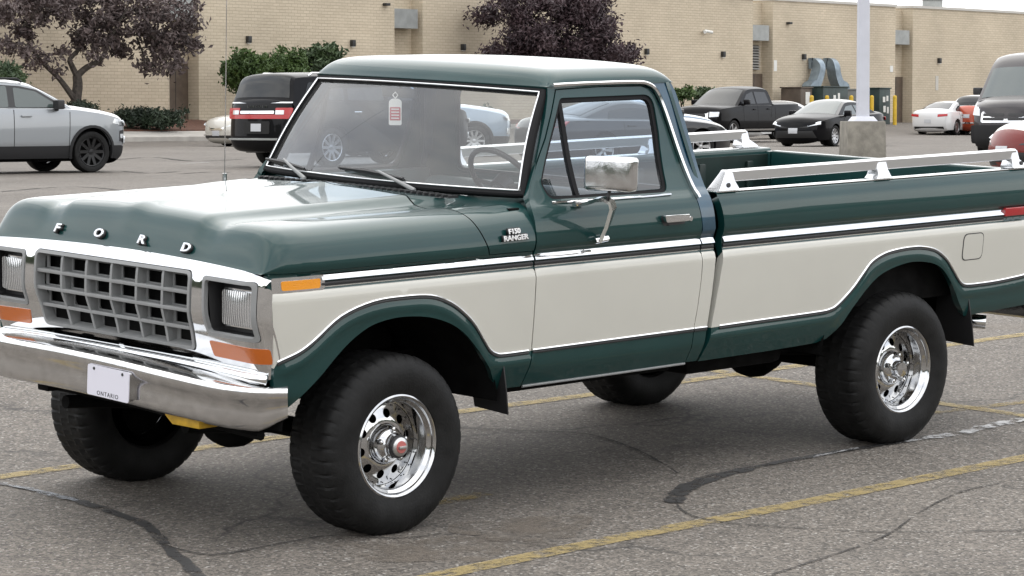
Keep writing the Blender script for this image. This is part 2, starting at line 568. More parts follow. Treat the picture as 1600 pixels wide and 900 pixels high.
# ------------------------------------------------------------------ asphalt
def asphalt_mat():
    m, nt, b = new_mat('asphalt')
    N = nt.nodes.new; L = nt.links.new
    tc = N('ShaderNodeTexCoord')
    def noise(scale, det=4, rough=.6, src=None):
        n = N('ShaderNodeTexNoise'); n.inputs['Scale'].default_value = scale; n.inputs['Detail'].default_value = det; n.inputs['Roughness'].default_value = rough
        L(src or tc.outputs['Object'], n.inputs['Vector']); return n
    def ramp(src, p0, c0, p1, c1):
        r = N('ShaderNodeValToRGB'); r.color_ramp.elements[0].position = p0; r.color_ramp.elements[0].color = (*c0, 1)
        r.color_ramp.elements[1].position = p1; r.color_ramp.elements[1].color = (*c1, 1); L(src, r.inputs['Fac']); return r
    def mix(a, b_, fac, mode='MULTIPLY'):
        x = N('ShaderNodeMixRGB'); x.blend_type = mode
        if isinstance(fac, (int, float)): x.inputs['Fac'].default_value = fac
        else: L(fac, x.inputs['Fac'])
        L(a, x.inputs['Color1'])
        if isinstance(b_, tuple): x.inputs['Color2'].default_value = (*b_, 1)
        else: L(b_, x.inputs['Color2'])
        return x.outputs['Color']
    big = noise(.22, 5); mid = noise(2.3, 5); fine = noise(26, 5, .7)
    base = ramp(big.outputs['Fac'], .32, (.112, .100, .088), .68, (.150, .136, .121)).outputs['Color']
    c = mix(base, ramp(mid.outputs['Fac'], .3, (.80, .80, .80), .7, (1.12, 1.12, 1.12)).outputs['Color'], .8)
    c = mix(c, ramp(fine.outputs['Fac'], .3, (.62, .62, .62), .7, (1.32, 1.31, 1.29)).outputs['Color'], .75)
    # stones: pale and dark chips of a few millimetres to a centimetre
    v = N('ShaderNodeTexVoronoi'); v.inputs['Scale'].default_value = 95; L(tc.outputs['Object'], v.inputs['Vector'])
    sep = N('ShaderNodeSeparateColor'); L(v.outputs['Color'], sep.inputs['Color'])
    c = mix(c, ramp(sep.outputs['Red'], .0, (.36, .36, .36), 1.0, (1.62, 1.59, 1.55)).outputs['Color'], .85)
    pale = N('ShaderNodeMath'); pale.operation = 'GREATER_THAN'; pale.inputs[1].default_value = .955; L(sep.outputs['Green'], pale.inputs[0])
    pal2 = N('ShaderNodeMath'); pal2.operation = 'MULTIPLY'; pal2.inputs[1].default_value = .55; L(pale.outputs['Value'], pal2.inputs[0])
    c = mix(c, (.42, .40, .37), pal2.outputs['Value'], 'MIX')
    dk = N('ShaderNodeMath'); dk.operation = 'LESS_THAN'; dk.inputs[1].default_value = .08; L(sep.outputs['Blue'], dk.inputs[0])
    dk2 = N('ShaderNodeMath'); dk2.operation = 'MULTIPLY'; dk2.inputs[1].default_value = .5; L(dk.outputs['Value'], dk2.inputs[0])
    c = mix(c, (.03, .029, .028), dk2.outputs['Value'], 'MIX')
    # dusty brown stains and oily dark ones
    st = noise(.75, 6, .62)
    c = mix(c, (.145, .122, .098), ramp(st.outputs['Fac'], .60, (0, 0, 0), .72, (.42, .42, .42)).outputs['Color'], 'MIX')
    st2 = noise(.5, 6, .6, None); st2.inputs['Distortion'].default_value = .7
    c = mix(c, (.055, .053, .052), ramp(st2.outputs['Fac'], .60, (0, 0, 0), .75, (.40, .40, .40)).outputs['Color'], 'MIX')
    # cracks
    def cracks(scale, width, dist, amount, lo, hi):
        wob = noise(1.6, 4)
        ad = N('ShaderNodeMixRGB'); ad.blend_type = 'ADD'; ad.inputs['Fac'].default_value = dist
        L(tc.outputs['Object'], ad.inputs['Color1']); L(wob.outputs['Color'], ad.inputs['Color2'])
        vo = N('ShaderNodeTexVoronoi'); vo.feature = 'DISTANCE_TO_EDGE'; vo.inputs['Scale'].default_value = scale; L(ad.outputs['Color'], vo.inputs['Vector'])
        r = ramp(vo.outputs['Distance'], 0.0, (1, 1, 1), width, (0, 0, 0))
        msk = noise(.55, 3); rm = ramp(msk.outputs['Fac'], lo, (0, 0, 0), hi, (amount,) * 3)
        mm = N('ShaderNodeMixRGB'); mm.blend_type = 'MULTIPLY'; mm.inputs['Fac'].default_value = 1; L(r.outputs['Color'], mm.inputs['Color1']); L(rm.outputs['Color'], mm.inputs['Color2'])
        return mm.outputs['Color']
    c = mix(c, (.022, .021, .020), cracks(.33, .006, .55, .85, .47, .58), 'MIX')
    c = mix(c, (.025, .024, .022), cracks(1.15, .010, .30, .55, .54, .64), 'MIX')
    L(c, b.inputs['Base Color'])
    b.inputs['Roughness'].default_value = .82
    b.inputs['Specular IOR Level'].default_value = .35
    bp = N('ShaderNodeBump'); bp.inputs['Strength'].default_value = .55; bp.inputs['Distance'].default_value = .006
    ad2 = N('ShaderNodeMath'); ad2.operation = 'ADD'; L(v.outputs['Distance'], ad2.inputs[0]); L(fine.outputs['Fac'], ad2.inputs[1])
    L(ad2.outputs['Value'], bp.inputs['Height']); L(bp.outputs['Normal'], b.inputs['Normal'])
    return m
ASPHALT = asphalt_mat()

def worn_mat(name, col, cover, scale=14, rough=.8, lo=.46, hi=.60, seed=0.0, col2=None):
    """paint or tar that has worn away in patches: where it is gone the asphalt below shows"""
    m, nt, b = new_mat(name)
    N = nt.nodes.new; L = nt.links.new
    tc = N('ShaderNodeTexCoord'); mp = N('ShaderNodeMapping'); mp.inputs['Location'].default_value = (seed, seed * 1.7, 0); L(tc.outputs['Object'], mp.inputs['Vector'])
    n = N('ShaderNodeTexNoise'); n.inputs['Scale'].default_value = scale; n.inputs['Detail'].default_value = 7; n.inputs['Roughness'].default_value = .72; L(mp.outputs['Vector'], n.inputs['Vector'])
    r = N('ShaderNodeValToRGB'); r.color_ramp.elements[0].position = lo; r.color_ramp.elements[0].color = (1, 1, 1, 1); r.color_ramp.elements[1].position = hi; r.color_ramp.elements[1].color = (0, 0, 0, 1); L(n.outputs['Fac'], r.inputs['Fac'])
    mu = N('ShaderNodeMath'); mu.operation = 'MULTIPLY'; mu.inputs[1].default_value = cover; L(r.outputs['Color'], mu.inputs[0])
    n2 = N('ShaderNodeTexNoise'); n2.inputs['Scale'].default_value = 60; n2.inputs['Detail'].default_value = 3; L(tc.outputs['Object'], n2.inputs['Vector'])
    r2 = N('ShaderNodeValToRGB'); r2.color_ramp.elements[0].position = .3; r2.color_ramp.elements[1].position = .7
    c2 = col2 or tuple(c * .6 for c in col)
    r2.color_ramp.elements[0].color = (*c2, 1); r2.color_ramp.elements[1].color = (*col, 1); L(n2.outputs['Fac'], r2.inputs['Fac']); L(r2.outputs['Color'], b.inputs['Base Color'])
    b.inputs['Roughness'].default_value = rough
    L(mu.outputs['Value'], b.inputs['Alpha'])
    return m
YELLOW_LINE = worn_mat('worn_yellow_paint', (.40, .305, .125), .72, 13, lo=.47, hi=.64)
YELLOW_FAINT = worn_mat('faint_yellow_paint', (.34, .25, .085), .60, 13, lo=.44, hi=.58, seed=3)
WHITE_LINE = worn_mat('worn_white_paint', (.56, .56, .56), .90, 9, lo=.44, hi=.56, seed=5)
TAR = worn_mat('crack_sealing_tar', (.040, .039, .039), .90, 12, .6, lo=.50, hi=.62, seed=8)
TAR_PALE = worn_mat('chalky_tar', (.30, .32, .35), .75, 16, .7, lo=.47, hi=.58, seed=9)
CRACK = worn_mat('open_crack', (.026, .024, .022), .9, 6, .9, lo=.50, hi=.62, seed=2)
SAND = worn_mat('sandy_dust', (.185, .155, .125), .62, 5, .95, lo=.42, hi=.62, seed=4)

xs = sorted(set([round(x, 3) for x in list(np.linspace(-600, -60, 10)) + list(np.linspace(-60, 60, 61)) + list(np.linspace(60, 600, 10))]))
ysr = sorted(set([round(y, 3) for y in list(np.linspace(-900, -30, 12)) + list(np.linspace(-25, 9, 18)) + list(np.linspace(9, 17, 9)) + list(np.linspace(17, 30, 27)) + list(np.linspace(31, 170, 140)) + [190, 220, 300, 500, 900]]))
nx = len(xs)
ground = mobj('parking_lot', [(x, y, gz(x, y)) for y in ysr for x in xs], [(i * nx + j, i * nx + j + 1, (i + 1) * nx + j + 1, (i + 1) * nx + j) for i in range(len(ysr) - 1) for j in range(nx - 1)], ASPHALT)
ground['kind'] = 'structure'

def ribbon(name, pts, width, mat, lift=.004, step=.12, jitter=0.0, seed=1):
    """strip lying on the ground through points given as pixels of the photograph"""
    rg = random.Random(seed)
    P = [Vector(pix2g(*p)) for p in pts]
    W = width if isinstance(width, (list, tuple)) else [width] * len(P)
    Q = []; QW = []
    for i in range(len(P) - 1):
        n = max(1, int((P[i + 1] - P[i]).length / step))
        for k in range(n): Q.append(P[i].lerp(P[i + 1], k / n)); QW.append(W[i] + (W[i + 1] - W[i]) * k / n)
    Q.append(P[-1]); QW.append(W[-1])
    V = []; F = []
    for i, q in enumerate(Q):
        t = (Q[min(i + 1, len(Q) - 1)] - Q[max(i - 1, 0)]).normalized(); n = Vector((-t.y, t.x)); w = QW[i] / 2
        a = q + n * w * (1 + jitter * rg.uniform(-1, 1)); b = q - n * w * (1 + jitter * rg.uniform(-1, 1))
        V += [(a.x, a.y, gz(a.x, a.y) + lift), (b.x, b.y, gz(b.x, b.y) + lift)]
        if i: F.append((2 * i - 2, 2 * i - 1, 2 * i + 1, 2 * i))
    o = mobj(name, V, F, mat); o['kind'] = 'structure'
    return o
ribbon('parking_line', [(560, 929), (700, 897), (950, 845), (1250, 788), (1600, 716), (1900, 656)], .115, YELLOW_LINE)
ribbon('parking_line', [(-250, 783), (0, 746), (320, 700), (740, 641), (940, 615), (1240, 573), (1480, 540), (1600, 523), (1900, 482)], .11, YELLOW_LINE)
ribbon('parking_line', [(1010, 566), (1180, 589), (1290, 605), (1470, 631), (1600, 650), (1800, 680)], .10, YELLOW_LINE)
ribbon('parking_line', [(1380, 655), (1480, 643), (1600, 629), (1800, 606)], .08, YELLOW_FAINT)
ribbon('parking_line', [(660, 790), (760, 772)], .11, YELLOW_FAINT)
ribbon('tar_seam', smooth_poly([(1420, 690), (1330, 703), (1240, 719), (1160, 735), (1090, 755), (1058, 772), (1056, 787)], n=4), [.05] * 12 + [.085] * 13, TAR, .005, .05, .35, 3)
ribbon('crack_line', smooth_poly([(1056, 783), (1066, 799), (1100, 812), (1150, 819), (1250, 826), (1360, 832), (1480, 832), (1620, 829)], n=4), .011, CRACK, .005, .05, .4, 4)
ribbon('crack_line', smooth_poly([(1205, 899), (1290, 872), (1380, 840), (1440, 800), (1500, 770), (1560, 757)], n=4), .009, CRACK, .005, .05, .5, 5)
ribbon('white_streak', smooth_poly([(1400, 694), (1430, 688), (1500, 678), (1560, 664), (1620, 653), (1700, 638)], n=4), [.04] * 6 + [.085] * 15, WHITE_LINE, .006, .04, .5, 6)
ribbon('white_streak', smooth_poly([(1270, 716), (1310, 707), (1340, 701)], n=3), .03, WHITE_LINE, .006, .04, .5, 7)
ribbon('tar_seam', smooth_poly([(-90, 745), (0, 757), (90, 775), (160, 796), (215, 815), (245, 836), (268, 862), (300, 890), (330, 915)], n=4), [.035] * 9 + [.055] * 24, TAR, .005, .05, .4, 8)
ribbon('white_streak', smooth_poly([(-60, 749), (0, 756), (60, 769), (120, 784)], n=4), .05, TAR_PALE, .0062, .04, .5, 9)
ribbon('crack_line', smooth_poly([(245, 850), (330, 868), (430, 852), (520, 838), (620, 842), (690, 835)], n=4), .012, CRACK, .005, .05, .6, 10)
ribbon('crack_line', smooth_poly([(700, 668), (800, 673), (920, 680), (1000, 706), (1060, 741)], n=4), .014, CRACK, .005, .05, .6, 11)
ribbon('crack_line', smooth_poly([(0, 300), (120, 292), (250, 303), (330, 297)], n=4), .08, CRACK, .006, .3, .5, 12)
ribbon('crack_line', smooth_poly([(180, 250), (240, 246), (300, 252), (380, 249)], n=4), .12, CRACK, .008, .5, .5, 13)
ribbon('crack_line', smooth_poly([(280, 272), (330, 269), (360, 270)], n=4), .10, CRACK, .008, .4, .5, 14)
ribbon('crack_line', smooth_poly([(190, 268), (235, 271), (280, 268)], n=4), .10, CRACK, .008, .4, .5, 15)
ribbon('white_streak', [(284, 256), (326, 254)], .14, WHITE_LINE, .008, .4, .3, 16)
def blotch(name, u, v, rx, ry, mat, lift, seed):
    rg = random.Random(seed); c = Vector(pix2g(u, v)); V = [(c.x, c.y, gz(c.x, c.y) + lift)]; n = 40
    ph = [rg.uniform(0, 6.28) for _ in range(4)]
    for k in range(n):
        a = 2 * math.pi * k / n; r_ = 1 + .18 * math.sin(2 * a + ph[0]) + .12 * math.sin(3 * a + ph[1]) + .09 * math.sin(5 * a + ph[2]) + .06 * math.sin(9 * a + ph[3])
        x = c.x + rx * r_ * math.cos(a); y = c.y + ry * r_ * math.sin(a); V.append((x, y, gz(x, y) + lift))
    o = mobj(name, V, [(0, k + 1, (k + 1) % n + 1) for k in range(n)], mat); o['kind'] = 'structure'
blotch('sand_patch', 820, 826, .26, .30, SAND, .0034, 1)
blotch('sand_patch', 690, 858, .42, .24, SAND, .0030, 2)

# ------------------------------------------------------------------ brick building
def brick_mat():
    m, nt, b = new_mat('tan_brick')
    N = nt.nodes.new; L = nt.links.new
    tc = N('ShaderNodeTexCoord'); mp = N('ShaderNodeMapping'); mp.inputs['Rotation'].default_value = (R(90), 0, 0); L(tc.outputs['Object'], mp.inputs['Vector'])
    sx = N('ShaderNodeSeparateXYZ'); L(tc.outputs['Object'], sx.inputs['Vector'])
    ad = N('ShaderNodeMath'); ad.operation = 'ADD'; L(sx.outputs['X'], ad.inputs[0]); L(sx.outputs['Y'], ad.inputs[1])
    cb = N('ShaderNodeCombineXYZ'); L(ad.outputs['Value'], cb.inputs['X']); L(sx.outputs['Z'], cb.inputs['Y'])
    br = N('ShaderNodeTexBrick'); L(cb.outputs['Vector'], br.inputs['Vector'])
    br.inputs['Scale'].default_value = 1.0; br.inputs['Brick Width'].default_value = .32; br.inputs['Row Height'].default_value = .115; br.inputs['Mortar Size'].default_value = .011
    br.inputs['Color1'].default_value = (.55, .475, .365, 1); br.inputs['Color2'].default_value = (.49, .42, .318, 1); br.inputs['Mortar'].default_value = (.425, .365, .278, 1)
    br.inputs['Bias'].default_value = -.2
    n = N('ShaderNodeTexNoise'); n.inputs['Scale'].default_value = .35; n.inputs['Detail'].default_value = 6; L(tc.outputs['Object'], n.inputs['Vector'])
    r = N('ShaderNodeValToRGB'); r.color_ramp.elements[0].position = .3; r.color_ramp.elements[0].color = (.86, .85, .83, 1); r.color_ramp.elements[1].position = .7; r.color_ramp.elements[1].color = (1.08, 1.07, 1.05, 1); L(n.outputs['Fac'], r.inputs['Fac'])
    mx = N('ShaderNodeMixRGB'); mx.blend_type = 'MULTIPLY'; mx.inputs['Fac'].default_value = 1; L(br.outputs['Color'], mx.inputs['Color1']); L(r.outputs['Color'], mx.inputs['Color2'])
    L(mx.outputs['Color'], b.inputs['Base Color']); b.inputs['Roughness'].default_value = .88
    bp = N('ShaderNodeBump'); bp.inputs['Strength'].default_value = .6; bp.inputs['Distance'].default_value = .02; bp.invert = True; L(br.outputs['Fac'], bp.inputs['Height']); L(bp.outputs['Normal'], b.inputs['Normal'])
    return m
BRICK = brick_mat()
GREYMETAL = pmat('grey_sheet_metal', (.30, .31, .30), .55, .3, var=.12, vscale=3)
COPING = pmat('coping', (.46, .44, .40), .6)
DOORBROWN = pmat('brown_door', (.105, .078, .058), .55, var=.2, vscale=4)
CONCRETE = pmat('concrete', (.215, .20, .17), .9, var=.25, vscale=5, bump=.5, bscale=30)
CONC_PALE = pmat('pale_concrete', (.36, .34, .31), .9, var=.15, vscale=2)
DARKMETAL = pmat('dark_fixture', (.02, .02, .02), .5)
LOUVER = pmat('louver_grey', (.28, .27, .25), .6)
CABINET = pmat('dark_green_cabinet', (.018, .035, .032), .5, var=.3, vscale=2)
CABINET_BR = pmat('brown_cabinet', (.085, .065, .05), .6, var=.3, vscale=2)
STICKER = pmat('white_sticker', (.65, .65, .62), .6)
BOLLARD_Y = pmat('bollard_yellow', (.56, .36, .02), .5, var=.15, vscale=6)
GALV = pmat('galvanised_duct', (.22, .27, .31), .45, .6, var=.2, vscale=4)
POLE_WHITE = pmat('pole_white', (.52, .53, .58), .45, var=.05, vscale=3)
MULCH = pmat('red_mulch', (.085, .035, .02), .95, var=.5, vscale=12, bump=.8, bscale=40)

bld = empty('brick_building', (WALL0.x, WALL0.y, 0), WANG)
tag(bld, 'long low tan brick building with recessed doorways across the background', 'building')
def wx(u):
    """distance along the wall face seen at picture column u"""
    d = Vector(((u - 800) / FPX / math.cos(_ca) * 1.0, 1.0)); d.x *= math.cos(_ca)
    # k*d = WALL0 + t*WT
    det = d.x * (-WT.y) - (-WT.x) * d.y
    k = (WALL0.x * (-WT.y) + WT.x * WALL0.y) / det
    t = (d.x * WALL0.y - d.y * WALL0.x) / det
    return t, k * d.y
def wxo(u, off):
    """the same for something standing off metres out from the wall face"""
    d = Vector(((u - 800) / FPX, 1.0)); o = WALL0 + WN * off
    det = d.x * (-WT.y) + WT.x * d.y
    k = (-o.x * WT.y + WT.x * o.y) / det
    return (Vector((d.x * k, d.y * k)) - o).dot(WT), k
def wxx(u): return wx(u)[0]
def wz(u, v): return z_at(v, wx(u)[1])
TOPZ = 7.08
segs = [(-1500, 266), (312, 617), (661, 1175), (1206, 1397), (1424, 2700)]
for a, b in segs:
    x0, x1 = wxx(a), wxx(b)
    MB().box(x0, x1, 0, 9, .2, TOPZ).build('wall', BRICK, bld, smooth=False)
    MB().box(x0 - .05, x1 + .05, -.06, 9.05, TOPZ, TOPZ + .12).build('coping', COPING, bld, smooth=False)
MB().box(wxx(955) - .01, wxx(955) + .01, -.004, 0, .2, TOPZ).build('control_joint', DARKMETAL, bld)
recs = [(266, 312, 32, -12, 97), (617, 661, 45, 15, None), (1175, 1206, 64, 40, 115), (1397, 1424, 70, 48, 120)]
for a, b, vb, vt, vd in recs:
    x0, x1 = wxx(a), wxx(b)
    MB().box(x0 - .3, x1 + .3, .62, 8.9, .2, TOPZ - .1).build('recess_wall', BRICK, bld, smooth=False)
    um = (a + b) / 2
    MB().box(x0 + .01, x0 + (x1 - x0) * .86, .05, .615, wz(um, vb), wz(um, vt)).build('recess_canopy_box', GREYMETAL, bld, smooth=False)
    if vd:
        D = MB().box(x0 + .02, x1 - .03, .545, .615, .9, wz(um, vd)).build('door', DOORBROWN, bld, smooth=False)
        MB().box(x0 + (x1 - x0) * .55, x0 + (x1 - x0) * .56, .535, .545, .9, wz(um, vd) - .05).build('door_joint', DARKMETAL, D)
# louvre above the third door
x0, x1 = wxx(1175), wxx(1206)
lou = MB().box(x0 + .05, x0 + (x1 - x0) * .75, 0.50, .615, wz(1190, 109), wz(1190, 71)).build('louvre', DARKMETAL, bld, smooth=False)
zz0, zz1 = wz(1190, 109), wz(1190, 71)
for k in range(9):
    z = zz0 + (zz1 - zz0) * (k + .5) / 9
    MB().prism([(0, 0), (-.09, -.05), (-.09, -.03), (0, .03)], lambda y, q: (x0 + .05, .499 + y, z + q), lambda y, q: (x0 + (x1 - x0) * .75, .499 + y, z + q)).build('slat', LOUVER, lou, smooth=False)
for u, v in ((388, 62), (550, 68), (722, 74), (866, 77), (1008, 81), (1127, 85), (1253, 89), (1464, 95), (1555, 98)):
    x, z = wxx(u), wz(u, v)
    w = MB().box(x - .09, x + .09, -.16, 0, z - .13, z + .12).build('wall_lamp', DARKMETAL, bld, bevel=.02)
    MB().box(x - .06, x + .06, -.13, -.02, z - .16, z - .131).build('lamp_glass', STICKER, w)
for u, v in ((602, 8), (1229, 37)):
    x, z = wxx(u), wz(u, v)
    MB().box(x - .12, x + .12, -.2, 0, z - .05, z + .05).build('wall_bracket', DARKMETAL, bld, bevel=.01)
x, z = wxx(1098), wz(1098, 50)
sc_ = MB().box(x - .05, x + .05, -.15, 0, z, z + .06).build('security_camera', STICKER, bld, bevel=.02)
for k in (-1, 1): MB().tube([(x, -.12, z + .02), (x + .28 * k, -.30, z - .04)], .07, 10).build('camera_head', STICKER, sc_)
for u, v, w_, h_, mm in ((1210, 103, .22, .5, STICKER), (1391, 108, .25, .3, STICKER), (1462, 130, .25, .7, COPING)):
    x, z = wxx(u), wz(u, v); MB().box(x - w_ / 2, x + w_ / 2, -.02, 0, z - h_ / 2, z + h_ / 2).build('wall_notice', mm, bld)
# things on the roof
x = wxx(1350); MB().box(wxx(1000), wxx(1404), 9.2, 16, TOPZ - .5, TOPZ + .62).build('penthouse', GREYMETAL, bld, smooth=False)
x = wxx(1523); z = wz(1523, 20); MB().box(x - .35, x + .35, 2.2, 3.0, TOPZ + .1, TOPZ + .62).build('roof_vent', GREYMETAL, bld, bevel=.04)
MB().box(x - .42, x + .42, 2.13, 3.07, TOPZ + .621, TOPZ + .70).build('roof_vent_cap', GREYMETAL, bld, bevel=.02)
x = wxx(1577); MB().lathe([(.0, .3), (.3, .22), (.42, .05), (.42, -.25)], (0, 0, 1), (x, 3, TOPZ + .1), 16).build('roof_dome', STICKER, bld)
for a, b in segs[:2]:
    pass
# ducts against the wall
def duct(u0, v0, u1, v1, label):
    (x0_, k0), (x1_, k1) = wxo(u0, .5), wxo(u1, .5)
    za, zb = z_at(v0, k0), z_at(v1, k1); r_ = .21
    pts = [(x0_, -.10, za - .02), (x0_, -.38, za - .02), (x0_, -.52, za - .22), (x0_ + (x1_ - x0_) * .12, -.52, za - .55), (x0_ + (x1_ - x0_) * .45, -.52, za - .95), (x1_, -.52, zb), (x1_, -.52, zb - .3)]
    o = MB(); pp = smooth_poly(pts, n=5)
    o.sweep(pp, [(0, -1, .001)] * len(pp), [(-r_, -.25), (-r_, .25), (r_, .25), (r_, -.25)])
    d = o.build('vent_duct', GALV, None, sharp=40); d.location = (WALL0.x, WALL0.y, 0); d.rotation_euler = (0, 0, WANG)
    tag(d, label, 'duct', 'sheet metal ducts on the brick wall')
duct(1277, 99, 1262, 137, 'grey metal duct on the brick wall bending down to the left')
duct(1300, 99, 1315, 137, 'grey metal duct on the brick wall bending down to the right')
def cabinet(u0, u1, v0, off, mat, label, notes):
    (x0_, k0), (x1_, k1) = wxo(u0, off + .6), wxo(u1, off + 1.1); z1_ = z_at(v0, (k0 + k1) / 2)
    c = empty('utility_cabinet', (WALL0.x, WALL0.y, 0), WANG); tag(c, label, 'cabinet', 'utility cabinets by the brick wall')
    zb = .9
    MB().box(x0_, x1_, -off - 1.1, -off, zb, z1_).build('cabinet_body', mat, c, bevel=.03)
    MB().box(x0_ - .04, x1_ + .04, -off - 1.15, -off + .05, z1_ + .001, z1_ + .06).build('cabinet_lid', mat, c, bevel=.02)
    MB().box((x0_ + x1_) / 2 - .01, (x0_ + x1_) / 2 + .01, -off - 1.104, -off - 1.1, zb, z1_ - .1).build('cabinet_door_gap', DARKMETAL, c)
    for (fx, fz, w_, h_) in notes:
        xx = x0_ + (x1_ - x0_) * fx; q = z1_ - fz
        MB().box(xx - w_ / 2, xx + w_ / 2, -off - 1.115, -off - 1.105, q - h_ / 2, q + h_ / 2).build('notice', STICKER, c)
cabinet(1236, 1268, 138, .6, CABINET_BR, 'brown utility cabinet with a notice left of the green ones', [(.6, .45, .35, .55)])
cabinet(1271, 1324, 137, 1.0, CABINET, 'dark green utility cabinet with white stickers below the ducts', [(.45, .5, .2, .3), (.62, .4, .16, .3), (.62, .9, .16, .3), (.85, .7, .2, .25), (.85, 1.1, .18, .2)])
cabinet(1359, 1390, 139, .9, CABINET, 'dark green utility cabinet right of the light pole', [(.4, .5, .2, .25), (.7, .45, .16, .25), (.45, .95, .2, .3), (.75, 1.0, .16, .3)])
cabinet(1326, 1348, 141, .5, GREYMETAL, 'grey utility cabinet half hidden behind the light pole', [])
for u, side in ((1268, 'left of the green cabinet'), (1292, 'in front of the green cabinet'), (1330, 'just left of the light pole'), (1362, 'just right of the light pole'), (1398, 'by the brown door right of the pole')):
    t, dep = wx(u); off = 2.4
    # move along the sight line until it stands 2.4 m off the wall
    k = 1 - off / (Vector(at_depth(u, dep)).normalized().dot(-WN) * Vector(at_depth(u, dep)).length)
    p = Vector(at_depth(u, dep)) * k
    z0 = gz(p.x, p.y); zt_ = z_at(149, p.y)
    b_ = MB().lathe([(.0, zt_ - z0), (.06, zt_ - z0 - .01), (.09, zt_ - z0 - .05), (.095, zt_ - z0 - .1), (.095, -.05)], (0, 0, 1), (0, 0, 0), 14).build('bollard', BOLLARD_Y)
    b_.location = (p.x, p.y, z0)
    tag(b_, 'yellow steel bollard ' + side, 'bollard', 'yellow bollards by the cabinets')
# pavement, kerb and planting bed along the left part of the wall
def along(name, d0, d1, s0, s1, h0, h1, mat, base=None):
    n = 60; V = []; F = []
    for i in range(n + 1):
        s = s0 + (s1 - s0) * i / n
        for d_, h_ in ((d0, -.4), (d0, h0), (d1, h1), (d1, -.4)):
            p = WALL0 + WT * s + WN * d_
            V.append((p.x, p.y, gz(p.x, p.y) + h_))
        if i: F += [(4 * i - 4 + k, 4 * i - 3 + k, 4 * i + 1 + k, 4 * i + k) for k in range(3)]
    o = mobj(name, V, F, mat, None, False); o['kind'] = 'structure'
s_end = wxx(372)
along('kerb', 6.2, 6.0, -40, s_end, .15, .15, CONC_PALE)
along('pavement', 6.0, 4.2, -40, s_end, .145, .10, CONC_PALE)
along('planting_bed', 4.2, .05, -40, wxx(308), .14, .16, MULCH)
along('kerb', 3.2, 3.0, wxx(640), wxx(960), .15, .15, CONC_PALE)
along('planting_bed', 3.0, .05, wxx(640), wxx(960), .14, .16, MULCH)

# ------------------------------------------------------------------ light pole on a concrete block
px, py = at_depth(1348, 60.5); pz = gz(px, py)
lp = empty('light_pole', (px, py, pz), R(7)); tag(lp, 'tall white light pole standing on a square concrete block', 'light pole')
MB().prism(round_poly([(-.40, -.40), (.40, -.40), (.40, .40), (-.40, .40)], .03), lambda a, b: (a * 1.05, b * 1.05, -.2), lambda a, b: (a, b, .80)).build('concrete_base', CONCRETE, lp, bevel=.02)
MB().prism(round_poly([(-.27, -.27), (.27, -.27), (.27, .27), (-.27, .27)], .05), lambda a, b: (a, b, .80), lambda a, b: (a * .72, b * .72, .90)).build('pole_skirt', POLE_WHITE, lp, bevel=.01)
MB().prism(round_poly([(-.125, -.125), (.125, -.125), (.125, .125), (-.125, .125)], .05), lambda a, b: (a, b, .86), lambda a, b: (a * .75, b * .75, 10.0)).build('pole', POLE_WHITE, lp, sharp=50)
for k in (-1, 1):
    MB().box(.1 * k if k > 0 else -1.1, 1.1 if k > 0 else -.1, -.16, .16, 9.9, 10.1).build('lamp_head', POLE_WHITE, lp, bevel=.03)

# ------------------------------------------------------------------ unseen wooded belt behind the camera, added to darken reflections in paint and chrome
def unseen_woods():
    rg = random.Random(4); V = []; F = []; n = 220
    ph = [(rg.uniform(0, 6.28), rg.uniform(.7, 1.3)) for _ in range(6)]
    for i in range(n + 1):
        a = R(38) + (R(318) - R(38)) * i / n
        r_ = 105 + 12 * math.sin(3 * a) + 6 * math.sin(11 * a)
        x, y = r_ * math.sin(a), r_ * math.cos(a); z0 = gz(x, y)
        h = 7.5 + 1.6 * math.sin(23 * a + ph[0][0]) + 1.2 * math.sin(41 * a + ph[1][0]) + .9 * math.sin(83 * a + ph[2][0]) + rg.uniform(-.5, .5)
        for k, (q, bulge) in enumerate(((-1, 0), (.15, -1.5), (.5, -2.2), (.8, -1.2), (1.0, .6))):
            V.append((x * (1 + bulge / r_), y * (1 + bulge / r_), z0 + h * q))
        if i: F += [(5 * i - 5 + k, 5 * i - 4 + k, 5 * i + 1 + k, 5 * i + k) for k in range(4)]
    o = mobj('unseen_woodland', V, F, pmat('unseen_foliage', (.040, .052, .030), .9, var=.45, vscale=.8), None, False); o['kind'] = 'stuff'
unseen_woods()
